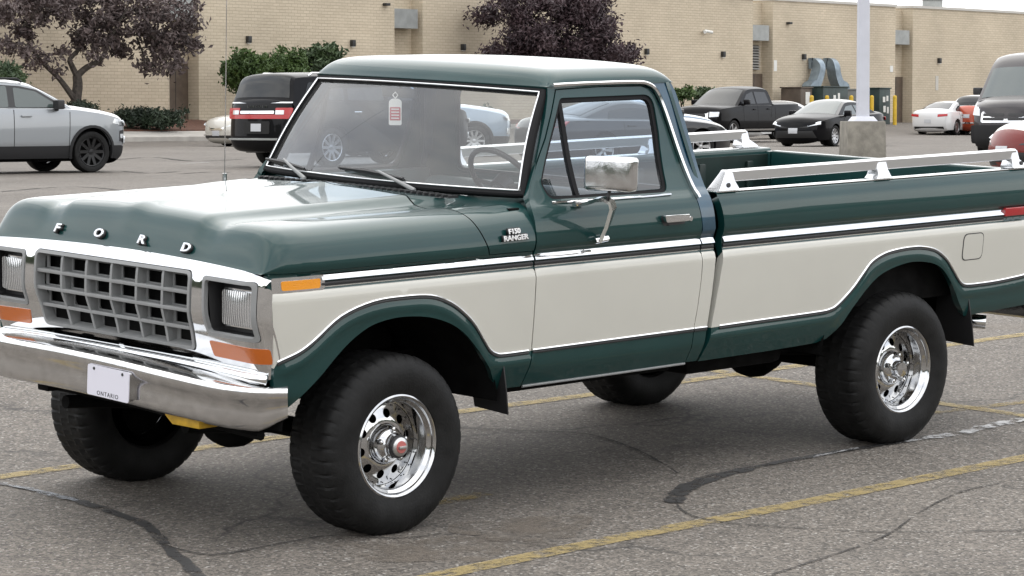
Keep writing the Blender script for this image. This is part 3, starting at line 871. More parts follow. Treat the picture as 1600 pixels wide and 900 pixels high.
# ------------------------------------------------------------------ the green and cream pickup truck
# local axes: x to the tail (front axle at 0), y to the far side, z up from its patch of ground
WB = 3.378
def build_truck():
    T = empty('pickup_truck')
    tag(T, 'large green and cream two-tone old pickup truck with chrome wheels in the foreground', 'pickup truck')
    Mr = Matrix(((0.72188, -0.69201, 0.00259), (0.69115, 0.72078, -0.05270), (0.03460, 0.03984, 0.99861))).to_4x4()
    Mr.translation = Vector((-1.17383, 12.63112, -0.00660))
    ROLL = 0.010
    T.matrix_world = Mr @ Matrix.Translation((0, -1, 0)) @ Matrix.Rotation(ROLL, 4, 'X') @ Matrix.Translation((0, 1, 0))

    prof = pchip([.45, .50, .54, .58, .615, .635, .66, .70, .75, .90, 1.02, 1.045, 1.058, 1.070, 1.080, 1.130, 1.140, 1.152, 1.172, 1.20, 1.26, 1.324, 1.36, 1.80, 1.90],
                 [.900, .920, .940, .960, .977, .984, .988, .990, .993, .999, 1.001, .998, .991, .979, .976, .976, .981, .993, 1.001, 1.002, .995, .973, .945, .803, .771])
    ROWS = (.58, .60, .615, .625, .635, .66, 1.045, 1.058, 1.064, 1.070, 1.080, 1.130, 1.135, 1.140, 1.146, 1.152, 1.162, 1.172)
    trims = []
    def Y(x, z):
        y = float(prof(z))
        if trims and z < 1.01:
            for px_, pz_, a_, b_ in trims:
                if a_ <= x <= b_:
                    zt_ = np.interp(x, px_, pz_); g_ = (np.interp(x + .03, px_, pz_) - np.interp(x - .03, px_, pz_)) / .06
                    d_ = (zt_ - z) / math.sqrt(1 + g_ * g_)
                    if d_ > -.02: y += .008 * math.exp(-((d_ - .042) / .026) ** 2)
        if x < -.45: y -= .025 * ((-.45 - x) / .25) ** 2
        return y
    def smap(s, off=0.0):
        return lambda x, z: (x, s * (Y(x, z) + off), z)
    def snrm(s, x, z):
        e = 1e-3
        n = Vector((-(Y(x + e, z) - Y(x - e, z)) / (2 * e), 1, -(Y(x, z + e) - Y(x, z - e)) / (2 * e))).normalized()
        return Vector((n.x, s * n.y, n.z))

    # two-tone line: cream above it, green below
    trf = smooth_poly([(-.672, .770), (-.617, .791), (-.53, .820), (-.453, .862), (-.316, .948), (-.143, .995), (.034, 1.003), (.18, .995), (.288, .960), (.37, .910), (.437, .852), (.49, .785), (.531, .735), (.57, .712), (.62, .705), (.80, .706)], n=4)
    trb = smooth_poly([(1.94, .708), (2.3, .712), (2.70, .716), (2.80, .722), (2.86, .742), (2.963, .811), (3.04, .880), (3.107, .935), (3.20, .968), (3.306, .982), (3.42, .986), (3.51, .981), (3.61, .960), (3.694, .915), (3.75, .862), (3.803, .805), (3.84, .775), (3.885, .762), (4.0, .760), (4.156, .763), (4.377, .777), (4.43, .79), (4.46, .83)], n=4)
    arf = smooth_poly([(.606, .548), (.589, .58), (.515, .675), (.437, .764), (.37, .825), (.288, .872), (.17, .907), (.034, .920), (-.06, .915), (-.143, .899), (-.215, .868), (-.282, .826), (-.35, .770), (-.42, .707), (-.52, .630), (-.606, .555)], n=3)
    arb = smooth_poly([(3.90, .598), (3.862, .64), (3.82, .69), (3.779, .745), (3.73, .805), (3.67, .861), (3.60, .893), (3.513, .909), (3.43, .914), (3.359, .909), (3.26, .891), (3.159, .857), (3.06, .79), (2.965, .706), (2.90, .640), (2.823, .577)], n=3)
    tfz = lambda x: float(np.interp(x, [p[0] for p in trf], [p[1] for p in trf]))
    tbz = lambda x: float(np.interp(x, [p[0] for p in trb], [p[1] for p in trb]))
    trims += [([p[0] for p in trf], [p[1] for p in trf], -.62, .80), ([p[0] for p in trb], [p[1] for p in trb], 1.93, 4.46)]
    TOPC = 1.066          # cream ends here, at the channel of the side moulding

    def twotone(zt):
        return lambda x, z: 1 if zt(x) < z < TOPC else 0

    halfround = lambda w, h: [(-w / 2, 0), (-w / 2.6, h * .7), (0, h), (w / 2.6, h * .7), (w / 2, 0)]
    def strip(name, s, pts, w, h, mat, parent, off=0.0, tilt=False):
        P = [smap(s, off)(x, z) for x, z in pts]; N = [snrm(s, x, z) for x, z in pts]
        q_ = -s
        return MB().sweep(P, N, [(-w / 2 * q_, 0), (w * .12 * q_, h * .85), (w * .34 * q_, h), (w / 2 * q_, 0)] if tilt else halfround(w, h)).build(name, mat, parent, sharp=50)
    def moulding(s, x0, x1, parent, black_from=None):
        n = max(2, int((x1 - x0) / .1))
        xs = [x0 + (x1 - x0) * i / n for i in range(n + 1)]
        strip('chrome_moulding', s, [(x, 1.1155) for x in xs], .030, .015, CHROME, parent, tilt=True)
        bf = x0 if black_from is None else black_from
        n = max(2, int((x1 - bf) / .1))
        strip('black_moulding', s, [(bf + (x1 - bf) * i / n, 1.0875) for i in range(n + 1)], .021, .010, BLACK, parent)
        strip('lower_moulding_edge', s, [(x, 1.0765) for x in xs], .009, .008, CHROME, parent)
    def paint_trim(s, pts, parent):
        pts = [p for p in pts]
        strip('trim_strip', s, [(x, z + .004) for x, z in pts], .010, .006, CHROME, parent)
        strip('trim_insert', s, [(x, z - .007) for x, z in pts], .011, .006, BLACK, parent)

    for s in (-1, 1):
        side = 'near' if s < 0 else 'far'
        fl = s > 0
        # front fender
        out = [(-.668, 1.142), (.792, 1.142), (.798, 1.12), (.798, 1.06), (.791, .90), (.782, .707), (.764, .545)] + arf + [(-.640, .60), (-.648, .729), (-.655, .90), (-.665, 1.06)]
        F = panel('fender', out, smap(s), [GREEN, CREAM], T, d=.035, da=.05, rows=ROWS, lines=[[(x, z) for x, z in trf if -.64 < x < .783]] + [[(x, z - o_) for x, z in trf if -.60 < x < .775] for o_ in (.022, .034, .046, .062)] + [[(-.660, TOPC), (.794, TOPC)]], rim=.035, matfn=twotone(tfz), flip=fl)
        moulding(s, -.405, .794, F)
        strip('chrome_moulding', s, [(-.660, 1.117), (-.56, 1.117), (-.45, 1.117), (-.405, 1.117)], .012, .008, CHROME, F)
        # side marker in its chrome surround
        mk = round_poly([(-.655, 1.127), (-.388, 1.127), (-.388, 1.062), (-.650, 1.062)], [.01, .02, .02, .01])
        hole = round_poly([(-.610, 1.113), (-.412, 1.113), (-.412, 1.074), (-.606, 1.074)], .010)
        panel('side_marker_surround', mk, lambda x, z, s=s: (x, s * (.984 - (.025 * ((-.45 - x) / .25) ** 2 if x < -.45 else 0)), z), CHROME, F, holes=[hole], rim=.012, flip=fl)
        panel('side_marker', hole, lambda x, z, s=s: (x, s * (.986 - (.025 * ((-.45 - x) / .25) ** 2 if x < -.45 else 0)), z), AMBER_Y, F, rim=.012, flip=fl)
        paint_trim(s, [(x, z) for x, z in trf if -.637 < x < .780], F)
        # dark wheel well behind the arch
        for cx, x0, x1 in ((0.0, -.62, .62), (WB + .0, WB - .56, WB + .56)):
            MB().grid(lambda a, b, cx=cx: (cx + .60 * math.cos(math.pi * a), s * (.40 + .57 * b), .50 + .46 * math.sin(math.pi * a)), 20, 4).build('wheel_well', UNDER, T)
        # mud flaps
        for fx, zt, lean in ((.605, .72, .03), (3.90, .72, .05)):
            q = [(.99, zt), (.80, zt), (.77, .60), (.79, .452), (1.0, .440), (1.0, .55)]
            MB().prism(q, lambda y, z: (fx + lean * (zt - z) / .28, s * y, z), lambda y, z: (fx + .008 + lean * (zt - z) / .28, s * y, z)).build('mud_flap', BLACK, T, bevel=.002)
        # door with its window frame
        dout = [(.770, .548), (.788, .707), (.797, .90), (.804, 1.06), (.804, 1.12), (.797, 1.25), (.795, 1.32), (.812, 1.375), (.843, 1.423), (.915, 1.517), (.992, 1.615), (1.06, 1.73), (1.112, 1.826),
                (1.40, 1.832), (1.66, 1.828), (1.705, 1.818), (1.738, 1.785), (1.775, 1.66), (1.808, 1.52), (1.838, 1.37), (1.860, 1.22), (1.872, 1.12), (1.872, 1.06), (1.865, .95), (1.848, .82), (1.828, .71), (1.822, .548)]
        whole = round_poly([(1.125, 1.792), (1.722, 1.792), (1.722, 1.62), (1.690, 1.352), (.93, 1.358), (.905, 1.43)], [.02, .06, .02, .045, .04, .02], 6)
        D = panel('door', dout, smap(s), [GREEN, CREAM], T, holes=[whole], d=.035, da=.05, rows=ROWS, lines=[[(.791, .7085), (1.825, .7085)], [(.806, TOPC), (1.870, TOPC)]], rim=.03, matfn=lambda x, z: 1 if .7085 < z < TOPC else 0, flip=fl)
        moulding(s, .806, 1.871, D)
        paint_trim(s, [(.79 + 1.037 * i / 10, .706 + .005 * i / 10) for i in range(11)], D)
        seal_o = round_poly([(1.123, 1.796), (1.726, 1.796), (1.726, 1.62), (1.694, 1.348), (.925, 1.354), (.900, 1.43)], [.02, .06, .02, .045, .04, .02], 6)
        seal_i = round_poly([(1.135, 1.772), (1.702, 1.772), (1.702, 1.62), (1.673, 1.364), (.944, 1.369), (.921, 1.43)], [.012, .045, .02, .03, .03, .02], 6)
        panel('window_seal', seal_o, smap(s, -.008), SEAL, D, holes=[seal_i], d=.03, rim=.02, flip=fl)
        panel('window_glass', [(1.134, 1.776), (1.702, 1.776), (1.702, 1.62), (1.670, 1.366), (1.124, 1.366)], smap(s, -.018), SIDE_GLASS, D, d=.06, rim=0, flip=fl)
        panel('vent_glass', [(1.110, 1.740), (1.104, 1.366), (.945, 1.372), (.922, 1.43)], smap(s, -.016), SIDE_GLASS, D, d=.06, rim=0, flip=fl)
        panel('vent_divider', [(1.112, 1.78), (1.136, 1.78), (1.127, 1.36), (1.103, 1.36)], smap(s, -.006), SEAL, D, d=.05, rim=.02, flip=fl)
        P = [smap(s, .003)(x, z) for x, z in ((.93, 1.345), (1.10, 1.342), (1.3, 1.341), (1.5, 1.341), (1.69, 1.342))]
        MB().sweep(P, [snrm(s, p[0], 1.34) for p in P], halfround(.012, .007)).build('belt_moulding', CHROME, D)
        # handle, its dark cup, lock
        cup = round_poly([(1.585, 1.250), (1.752, 1.250), (1.748, 1.208), (1.600, 1.205)], .014)
        H = panel('handle_cup', cup, smap(s, .001), BLACK, D, rim=0, d=.02, flip=fl)
        hy = s * (Y(1.66, 1.235) + .012)
        MB().prism(round_poly([(1.586, 1.256), (1.752, 1.254), (1.750, 1.222), (1.598, 1.222)], .010), lambda x, z: (x, hy, z), lambda x, z: (x, hy + s * .018, z)).build('door_handle', CHROME, D, bevel=.005)
        MB().lathe([(.0, .006), (.011, .006), (.013, .0)], (0, s, 0), (1.785, s * Y(1.785, 1.228), 1.228), 16).build('door_lock', CHROME, D)
        # cab side: pillars and the rear corner
        cs = [(.808, 1.345), (.835, 1.385), (.94, 1.575), (1.015, 1.715), (1.052, 1.80), (1.068, 1.858), (1.40, 1.862), (1.80, 1.858), (1.862, 1.848), (1.882, 1.80), (1.912, 1.65), (1.932, 1.514), (1.945, 1.34), (1.955, 1.20), (1.967, 1.12), (1.967, 1.06), (1.945, .88), (1.921, .711), (1.902, .552), (1.827, .552),
              (1.834, .71), (1.854, .82), (1.871, .95), (1.878, 1.06), (1.878, 1.12), (1.866, 1.22), (1.844, 1.37), (1.814, 1.52), (1.781, 1.66), (1.744, 1.789), (1.709, 1.824), (1.66, 1.834), (1.40, 1.838), (1.108, 1.832), (1.055, 1.735), (.986, 1.619), (.910, 1.521), (.838, 1.427), (.806, 1.378)]
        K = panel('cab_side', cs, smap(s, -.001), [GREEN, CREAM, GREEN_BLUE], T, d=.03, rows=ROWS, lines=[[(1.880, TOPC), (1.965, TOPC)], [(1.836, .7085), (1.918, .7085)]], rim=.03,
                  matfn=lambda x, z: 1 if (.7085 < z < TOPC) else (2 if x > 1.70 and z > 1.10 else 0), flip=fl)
        moulding(s, 1.880, 1.965, K)
        paint_trim(s, [(1.832, .711), (1.88, .711), (1.918, .711)], K)
        rain = smooth_poly([(1.085, 1.846), (1.25, 1.848), (1.45, 1.848), (1.62, 1.846), (1.69, 1.838), (1.735, 1.812), (1.762, 1.755), (1.792, 1.64), (1.826, 1.48), (1.850, 1.35), (1.856, 1.318)], n=4)
        P = [smap(s, .008)(x, z) for x, z in rain]
        MB().sweep(P, [snrm(s, x, z) for x, z in rain], [(-.009, -.010), (-.009, .012), (-.002, .016), (.007, .010), (.007, -.010)]).build('drip_rail', CHROME, K, sharp=40)

        # bed side
        bo = [(1.915, .548), (1.951, .708), (1.985, .88), (2.022, 1.06), (2.027, 1.12), (2.010, 1.25), (1.995, 1.318), (4.49, 1.318), (4.49, 1.12), (4.47, 1.0), (4.455, .80), (4.43, .618)] + arb + [(2.75, .560), (2.4, .552)]
        B = panel('bed_side', bo, smap(s), [GREEN, CREAM], T, d=.035, da=.06, rows=ROWS, lines=[[(x, z) for x, z in trb if 1.955 < x < 4.455]] + [[(x, z - o_) for x, z in trb if 1.955 < x < 4.44] for o_ in (.022, .034, .046, .062)] + [[(2.025, TOPC), (4.475, TOPC)]], rim=.04, matfn=twotone(tbz), flip=fl)
        moulding(s, 2.030, 4.196, B)
        paint_trim(s, [(x, z) for x, z in trb if 1.955 < x < 4.45], B)
        MB().prism(round_poly([(4.196, 1.140), (4.40, 1.140), (4.40, 1.096), (4.196, 1.096)], .006), lambda x, z: (x, s * .974, z), lambda x, z: (x, s * .996, z)).build('rear_side_marker', REDLENS, B, bevel=.004)
        fd = round_poly([(3.840, 1.028), (4.012, 1.028), (3.998, .890), (3.826, .890)], .035, 6)
        fd2 = round_poly([(3.845, 1.023), (4.006, 1.023), (3.993, .895), (3.832, .895)], .032, 6)
        panel('fuel_door_gap', fd, smap(s, .0008), BLACK, B, rim=0, d=.02, flip=fl)
        panel('fuel_door', fd2, smap(s, .0022), CREAM, B, rim=0, d=.02, flip=fl)
        # rolled bed rail top, inner bed wall
        MB().grid(lambda a, b: (1.996 + 2.494 * a, s * np.interp(b, [0, .12, .3, .7, .88, 1], [.973, .968, .950, .885, .872, .870]), np.interp(b, [0, .12, .3, .7, .88, 1], [1.318, 1.329, 1.334, 1.334, 1.328, 1.30])), 24, 20).build('bed_rail_top', GREEN, T, sharp=0)
        MB().box(1.998, 4.47, min(s * .870, s * .850), max(s * .870, s * .850), .78, 1.302).build('bed_inner_wall', BED_GREEN_SHADED, T)
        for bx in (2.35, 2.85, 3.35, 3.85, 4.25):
            MB().box(bx, bx + .05, min(s * .849, s * .830), max(s * .849, s * .830), .80, 1.27).build('bed_wall_rib', BED_GREEN_SHADED, T, bevel=.008)
        MB().prism(round_poly([(2.93, .805), (3.83, .805), (3.78, 1.0), (3.0, 1.0)], .08), lambda x, z: (x, s * .845, z), lambda x, z: (x, s * .62, z)).build('bed_wheel_housing', BED_GREEN_SHADED, T, bevel=.02)
        MB().box(2.80, 3.96, min(s * .8708, s * .880), max(s * .8708, s * .880), .70, 1.06).build('wheel_well_liner', UNDER, T)
        # side rail on the bed
        RA = MB()
        RA.sweep([(2.115, s * .935, 1.409), (2.6, s * .935, 1.411), (3.3, s * .935, 1.413), (4.0, s * .935, 1.414), (4.325, s * .935, 1.415)], [(0, 0, 1)] * 5,
                 [(-.018, -.030), (-.022, -.026), (-.022, .016), (-.014, .024), (.014, .024), (.022, .016), (.022, -.026), (.018, -.030)])
        rail = RA.build('bed_rail', BRUSHED, T, sharp=30)
        MB().box(2.0, 4.44, s * .935 - .030, s * .935 + .030, 1.333, 1.3385).build('rail_cap', CHROME, rail, bevel=.002)
        for px, kx in ((2.06, 1), (3.225 if s < 0 else 3.56, 0), (4.36, -1)):
            a0, a1, t0, t1 = {1: (-.055, .085, .02, .062), 0: (-.065, .065, -.03, .03), -1: (-.085, .055, -.062, -.02)}[kx]
            q = [(px + a0, 1.3385), (px + a1, 1.3385), (px + (a1 if kx == 1 else (a1 * .75)), 1.352), (px + t1 + .004, 1.385), (px + t1, 1.432), (px + t0, 1.434), (px + t0 - .012, 1.415), (px + (a0 if kx == -1 else a0 * .75), 1.355)]
            def e0(x, z): return (x, s * (.935 - .045 + .28 * (z - 1.3385)), z)
            def e1(x, z): return (x, s * (.935 + .045 - .28 * (z - 1.3385)), z)
            MB().prism(q, e0, e1).build('rail_post', POSTMETAL, rail, bevel=.007, bseg=3)
            if kx:
                MB().tube([(px + kx * .012 , s * .972, 1.365), (px + kx * .012, s * .978, 1.366)], .011, 12).build('rail_post_hole', BLACK, rail)

        # wheels
        for ax, front in ((0.0, True), (WB, False)):
            cz = .374 + (0 if s < 0 else -.018)
            yo = .995
            W = empty('wheel', (ax, s * yo, cz), parent=T)
            W.rotation_euler = (0, 0, 0)
            make_truck_wheel(W, s, front)

    # ---------------- hood
    half = smooth_poly([(0, 0), (.14, 0), (.28, 0), (.42, 0), (.52, 0), (.62, 0), (.72, 0), (.80, .005), (.862, .035), (.912, .10), (.952, .23), (.980, .43), (.996, .66), (1.002, .86), (.994, 1.0)], n=4)
    nh = len(half)
    arcF = smooth_poly([(1, 0), (.6, 0), (.2, 0), (-.2, 0), (-.44, .0), (-.53, .004), (-.585, .035), (-.622, .15), (-.650, .38), (-.673, .66), (-.690, .92), (-.697, 1.0)], n=4)
    def top(x, y):
        ay = abs(y)
        e = .50 + .10 * (x + .6) / 1.1
        t = min(1, max(0, (e + .035 - ay) / .07)); dome = t * t * (3 - 2 * t)
        k = min(1, max(0, (x + .62) / 1.15))
        z = 1.328 + .012 * k + dome * (.016 + .026 * k)
        z -= .012 * math.exp(-((ay - e - .10) / .055) ** 2) * (1 - .25 * k)
        z += .010 * math.exp(-(ay / .07) ** 2) + .014 * (1 - min(1, ay / .5) ** 2)
        return z
    sm_ = lambda t: t * t * (3 - 2 * t)
    def hoodpt(x, df, y, ds, x_rear=None):
        bz = 1.145 + .028 * (1 - min(1, abs(y) / .95) ** 2)          # lower edge, higher at the middle of the nose
        zt = top(max(x, -.60), y)
        k = (1 - ds) * (1 - df)
        taper = 1 - (.022 * df)
        return (x, y * taper - (.025 * ((-.45 - x) / .25) ** 2 * (1 if y > 0 else -1) * sm_(min(1, max(0, (abs(y) - .55) / .42))) if x < -.45 else 0), bz + (zt - bz) * k)
    us = [(-p[0], p[1]) for p in half[::-1]] + half[1:]
    va = [p for p in arcF if p[0] < .5]
    HV = []; nv = len(va) + 1
    rear = []
    vl = [(None, 0)] + va
    for (y, ds) in us:
        for (x, df) in vl:
            xr = .520 - .085 * (1 - ds) - .02 * (1 - (y / 1.0) ** 2)
            if x is None: x = xr
            else: x = xr + (x - .5) * (xr + .697) / (1.197) if x > -.42 else x
            HV.append(hoodpt(x, df, y, ds))
    HF = [(i * nv + j, (i + 1) * nv + j, (i + 1) * nv + j + 1, i * nv + j + 1) for i in range(len(us) - 1) for j in range(nv - 1)]
    # folded edge under the hood rim
    hm = MB(); hm.add(HV, HF)
    hood = hm.build('hood', GREEN, T, sharp=0)
    # nose letters
    for ch, yy in zip('FORD', (.459, .153, -.153, -.459)):
        zc = 1.211 + .006 * (1 - (yy / .46) ** 2) + .011 * yy
        n = Vector((-.86, 0, .50))
        M = frame(Vector((-.682, yy, zc)) + n * .012, (0, -1, 0), (.50, 0, .86))
        L = text_obj('letter', ch, .054, CHROME, hood, M, .004, 1.5, .0006, offset=.0012)
        M2 = frame(Vector((-.682, yy, zc)) + n * .004, (0, -1, 0), (.50, 0, .86))
        text_obj('letter_backing', ch, .054, BLACK, hood, M2, .006, 1.5, .0006, offset=.0034)
    # ---------------- cowl with the badge panels at its sides
    CV = []; m = 14
    for (y, ds) in us:
        for j in range(m + 1):
            t = j / m
            xr = .526 - .085 * (1 - ds) - .02 * (1 - y ** 2)
            xe = .788 + .02 * (1 - ds)
            x = xr + (xe - xr) * t
            ay = abs(y)
            zt = top(.45, y) * (1 - t) + (1.352 + .012 * (1 - ay ** 2)) * t - .008 * math.sin(math.pi * t) * (ay < .85)
            bz = 1.147
            CV.append((x, y, bz + (zt - bz) * (1 - ds)))
    CF = [(i * (m + 1) + j, (i + 1) * (m + 1) + j, (i + 1) * (m + 1) + j + 1, i * (m + 1) + j + 1) for i in range(len(us) - 1) for j in range(m)]
    cowl = MB().add(CV, CF).build('cowl', GREEN, T, sharp=0)
    for yy in (-.62, -.5, .5, .62):
        pass
    vent = MB()
    for k in range(34):
        yy = -.66 + k * .04
        xx = .60 - .02 * (1 - yy ** 2)
        vent.box(xx, xx + .055, yy - .006, yy + .006, 1.362, 1.3675 + .012 * (1 - yy ** 2))
    vent.build('cowl_vent', BLACK, T)
    for s in (-1, 1):
        for row, (txt, dz, dx, xsz) in enumerate((('F150', .014, .655, 1.15), ('RANGER', -.014, .662, 1.2))):
            n = snrm(s, .66, 1.225 + dz)
            yb = s * (Y(.66, 1.225 + dz) + .003)
            M = frame((dx, yb + s * .009, 1.226 + dz), (-s, 0, .015 if s < 0 else -.015), (0, -s * n.z, 1))
            text_obj('badge', txt, .031, BADGE, cowl, M, .003, xsz, .0003, offset=.0006)
            M2 = frame((dx, yb + s * .001, 1.226 + dz), (-s, 0, .015 if s < 0 else -.015), (0, -s * n.z, 1))
            text_obj('badge_backing', txt, .031, BLACK, cowl, M2, .006, xsz, .0004, offset=.0026)

    # ---------------- windshield, roof, cab back
    def ws(a, b, off=0.0):
        s_ = a * 2 - 1
        p = np.array((.722 + .10 * s_ * s_, .892 * s_, 1.378 + .004 * s_ * s_)); q = np.array((.985 + .075 * s_ * s_, .775 * s_, 1.832 - .012 * s_ * s_))
        r_ = p * (1 - b) + q * b
        bow = .018 * math.sin(math.pi * b)
        return (r_[0] - bow * .85 - off * .86, r_[1], r_[2] + bow * .5 + off * .5)
    wsm = MB(); wsm.grid(lambda a, b: ws(a, b), 40, 12)
    wind = wsm.build('windshield', GLASS, T, sharp=0)
    per = [(i / 40, 0) for i in range(40)] + [(1, i / 12) for i in range(12)] + [(1 - i / 40, 1) for i in range(40)] + [(0, 1 - i / 12) for i in range(12)]
    # rounded corners for the gasket
    pp = []
    for a, b in per:
        pp.append(ws(a, b, .004))
    nn = [Vector((-.86, .25 * (a * 2 - 1), .5)) for a, b in per]
    MB().sweep(pp, nn, [(-.013, -.02), (-.013, .006), (-.006, .012), (.012, .012), (.018, .005), (.018, -.02)], closed=True).build('windshield_gasket', SEAL, wind, sharp=40)
    pc = [ws(min(.992, max(.008, a)), min(.978, max(.022, b)), .016) for a, b in per]
    MB().sweep(pc, nn, halfround(.008, .005), closed=True).build('windshield_chrome', CHROME, wind, sharp=60)
    # roof as a rounded shell
    halfR = smooth_poly([(0, 0), (.2, 0), (.4, 0), (.55, .005), (.64, .03), (.705, .10), (.748, .25), (.775, .50), (.789, .80), (.793, 1.0)], n=4)
    uR = [(-p[0], p[1]) for p in halfR[::-1]] + halfR[1:]
    arcR = smooth_poly([(.0, 1.0), (.008, .86), (.022, .62), (.05, .33), (.095, .12), (.16, .03), (.26, .0), (.4, 0), (.55, 0), (.70, 0), (.82, .015), (.90, .08), (.955, .28), (.985, .60), (1.0, 1.0)], n=3)
    RV = []
    for (y, ds) in uR:
        sq = (y / .793) ** 2
        x0 = .975 + .080 * sq; x1 = 1.928 - .052 * sq
        zb = 1.850 - .008 * sq
        for (t, dv) in arcR:
            x = x0 + (x1 - x0) * t
            z = zb + (1.942 - .018 * sq - .02 * max(0, (t - .5)) ** 2 * 4 * .5 - zb) * (1 - ds) * (1 - dv)
            RV.append((x, y, z))
    nr = len(arcR)
    RF = [(i * nr + j, (i + 1) * nr + j, (i + 1) * nr + j + 1, i * nr + j + 1) for i in range(len(uR) - 1) for j in range(nr - 1)]
    MB().add(RV, RF).build('roof', GREEN, T, sharp=0)
    # header under the roof's front edge and the cab's back wall with its window
    MB().grid(lambda a, b: (.972 + .08 * (2 * a - 1) ** 2 + .02 * b, .793 * (2 * a - 1), 1.850 - .008 * (2 * a - 1) ** 2 - .03 * b), 24, 2).build('windshield_header', GREEN, T, sharp=0)
    back = lambda y, z: (1.955 - .03 * (y / .95) ** 2 - (.09 * max(0, z - 1.35) / .5), y, z)
    bo_ = [(-.955, .60), (-.975, 1.10), (-.945, 1.33), (-.795, 1.845), (.795, 1.845), (.945, 1.33), (.975, 1.10), (.955, .60)]
    bw = round_poly([(-.74, 1.335), (-.67, 1.770), (.67, 1.770), (.74, 1.335)], .06)
    CB = panel('cab_back', bo_, back, [GREEN], T, holes=[bw], d=.08, rim=.02, flip=False)
    panel('rear_window_seal', round_poly([(-.755, 1.32), (-.685, 1.785), (.685, 1.785), (.755, 1.32)], .06), back, BLACK, CB, holes=[round_poly([(-.725, 1.35), (-.655, 1.755), (.655, 1.755), (.725, 1.35)], .05)], d=.05, rim=.01, offset=.006)
    panel('rear_window', round_poly([(-.735, 1.34), (-.665, 1.765), (.665, 1.765), (.735, 1.34)], .05), back, CLEARGLASS, CB, d=.1, rim=0)
    # ---------------- cab interior
    MB().prism([(.78, 1.345), (.86, 1.358), (1.02, 1.352), (1.10, 1.325), (1.12, 1.26), (1.08, 1.05), (.80, 1.0)], lambda x, z: (x, -.86, z), lambda x, z: (x, .86, z)).build('dashboard', INTERIOR, T, bevel=.012)
    MB().box(.70, 1.93, -.93, .93, .56, .66).build('cab_floor', UNDER, T)
    MB().box(.70, .76, -.93, .93, .60, 1.33).build('firewall', UNDER, T)
    MB().prism(round_poly([(1.25, .98), (1.30, 1.06), (1.70, 1.04), (1.86, 1.50), (1.78, 1.53), (1.72, 1.49), (1.62, 1.06)], .0), lambda x, z: (x, -.78, z), lambda x, z: (x, .78, z))
    MB().box(1.22, 1.80, -.78, .78, .80, 1.03).build('seat_cushion', INTERIOR, T, bevel=.04, bseg=3)
    MB().prism([(1.66, .98), (1.80, .98), (1.87, 1.27), (1.84, 1.315), (1.77, 1.315), (1.73, 1.28)], lambda x, z: (x, -.78, z), lambda x, z: (x, .78, z)).build('seat_back', INTERIOR, T, bevel=.025, bseg=3)
    for s in (-1, 1):
        MB().box(.83, 1.86, min(s * .90, s * .86), max(s * .90, s * .86), .62, 1.345).build('door_card', INTERIOR, T, bevel=.01)
    SW = MB(); cw = Vector((1.18, -.40, 1.385)); ax = Vector((.80, 0, .60)).normalized(); e1 = Vector((0, 1, 0)); e2 = ax.cross(e1)
    ring = [cw + (e1 * math.cos(a) + e2 * math.sin(a)) * .195 for a in [2 * math.pi * k / 40 for k in range(41)]]
    SW.tube(ring, .013, 8, caps=False)
    for a in (R(0), R(180), R(270)):
        SW.tube([cw - ax * .03, cw + (e1 * math.cos(a) + e2 * math.sin(a)) * .19], .012, 6)
    SW.tube([cw - ax * .05, cw + ax * .01], .05, 14)
    sw = SW.build('steering_wheel', BLACK, T)
    MB().tube([cw - ax * .04, cw - ax * .35], .03, 10).build('steering_column', INTERIOR_DK, T)
    MB().box(.995, 1.02, .02, .25, 1.755, 1.80).build('interior_mirror', INTERIOR_DK, T, bevel=.01)
    MB().tube([(1.01, .13, 1.80), (1.0, .13, 1.84)], .008, 8).build('interior_mirror_stem', INTERIOR_DK, T)
    # ---------------- wipers
    for (pa, pb), (b0, b1) in ((((.365, .0), (.435, .17)), ((.53, .115), (.375, .20))), (((.80, -.0), (.87, .17)), ((.955, .08), (.80, .20)))):
        pass
    def wiper(piv, tip, ba, bb):
        P0 = Vector(ws(*piv, .03)); P1 = Vector(ws(*tip, .045))
        w = MB(); w.tube([P0 - Vector((.01, 0, .03)), P0, P0.lerp(P1, .5) + Vector((-.012, 0, .006)), P1], [.012, .011, .008, .006], 8)
        W = w.build('wiper_arm', GRILLE_GREY, T)
        A = Vector(ws(*ba, .028)); Bp = Vector(ws(*bb, .028))
        b = MB(); b.tube([A, A.lerp(Bp, .5) + Vector((-.012, 0, .008)), Bp], [.006, .011, .006], 6); b.tube([A - Vector((-.01, 0, .006)), Bp - Vector((-.01, 0, .006))], .004, 6)
        b.build('wiper_blade', BLACK, W)
    wiper((.325, -.05), (.465, .08), (.375, .045), (.635, .09))
    wiper((.765, -.05), (.89, .09), (.785, .04), (1.0, .08))
    # ---------------- antenna
    an = MB(); an.tube([(.60, .935, 1.325), (.60, .935, 1.37)], .012, 10); an.tube([(.60, .935, 1.36), (.605, .93, 1.8), (.61, .925, 2.35)], [.0030, .0026, .0018], 6)
    an.build('antenna', OLDCHROME, T)
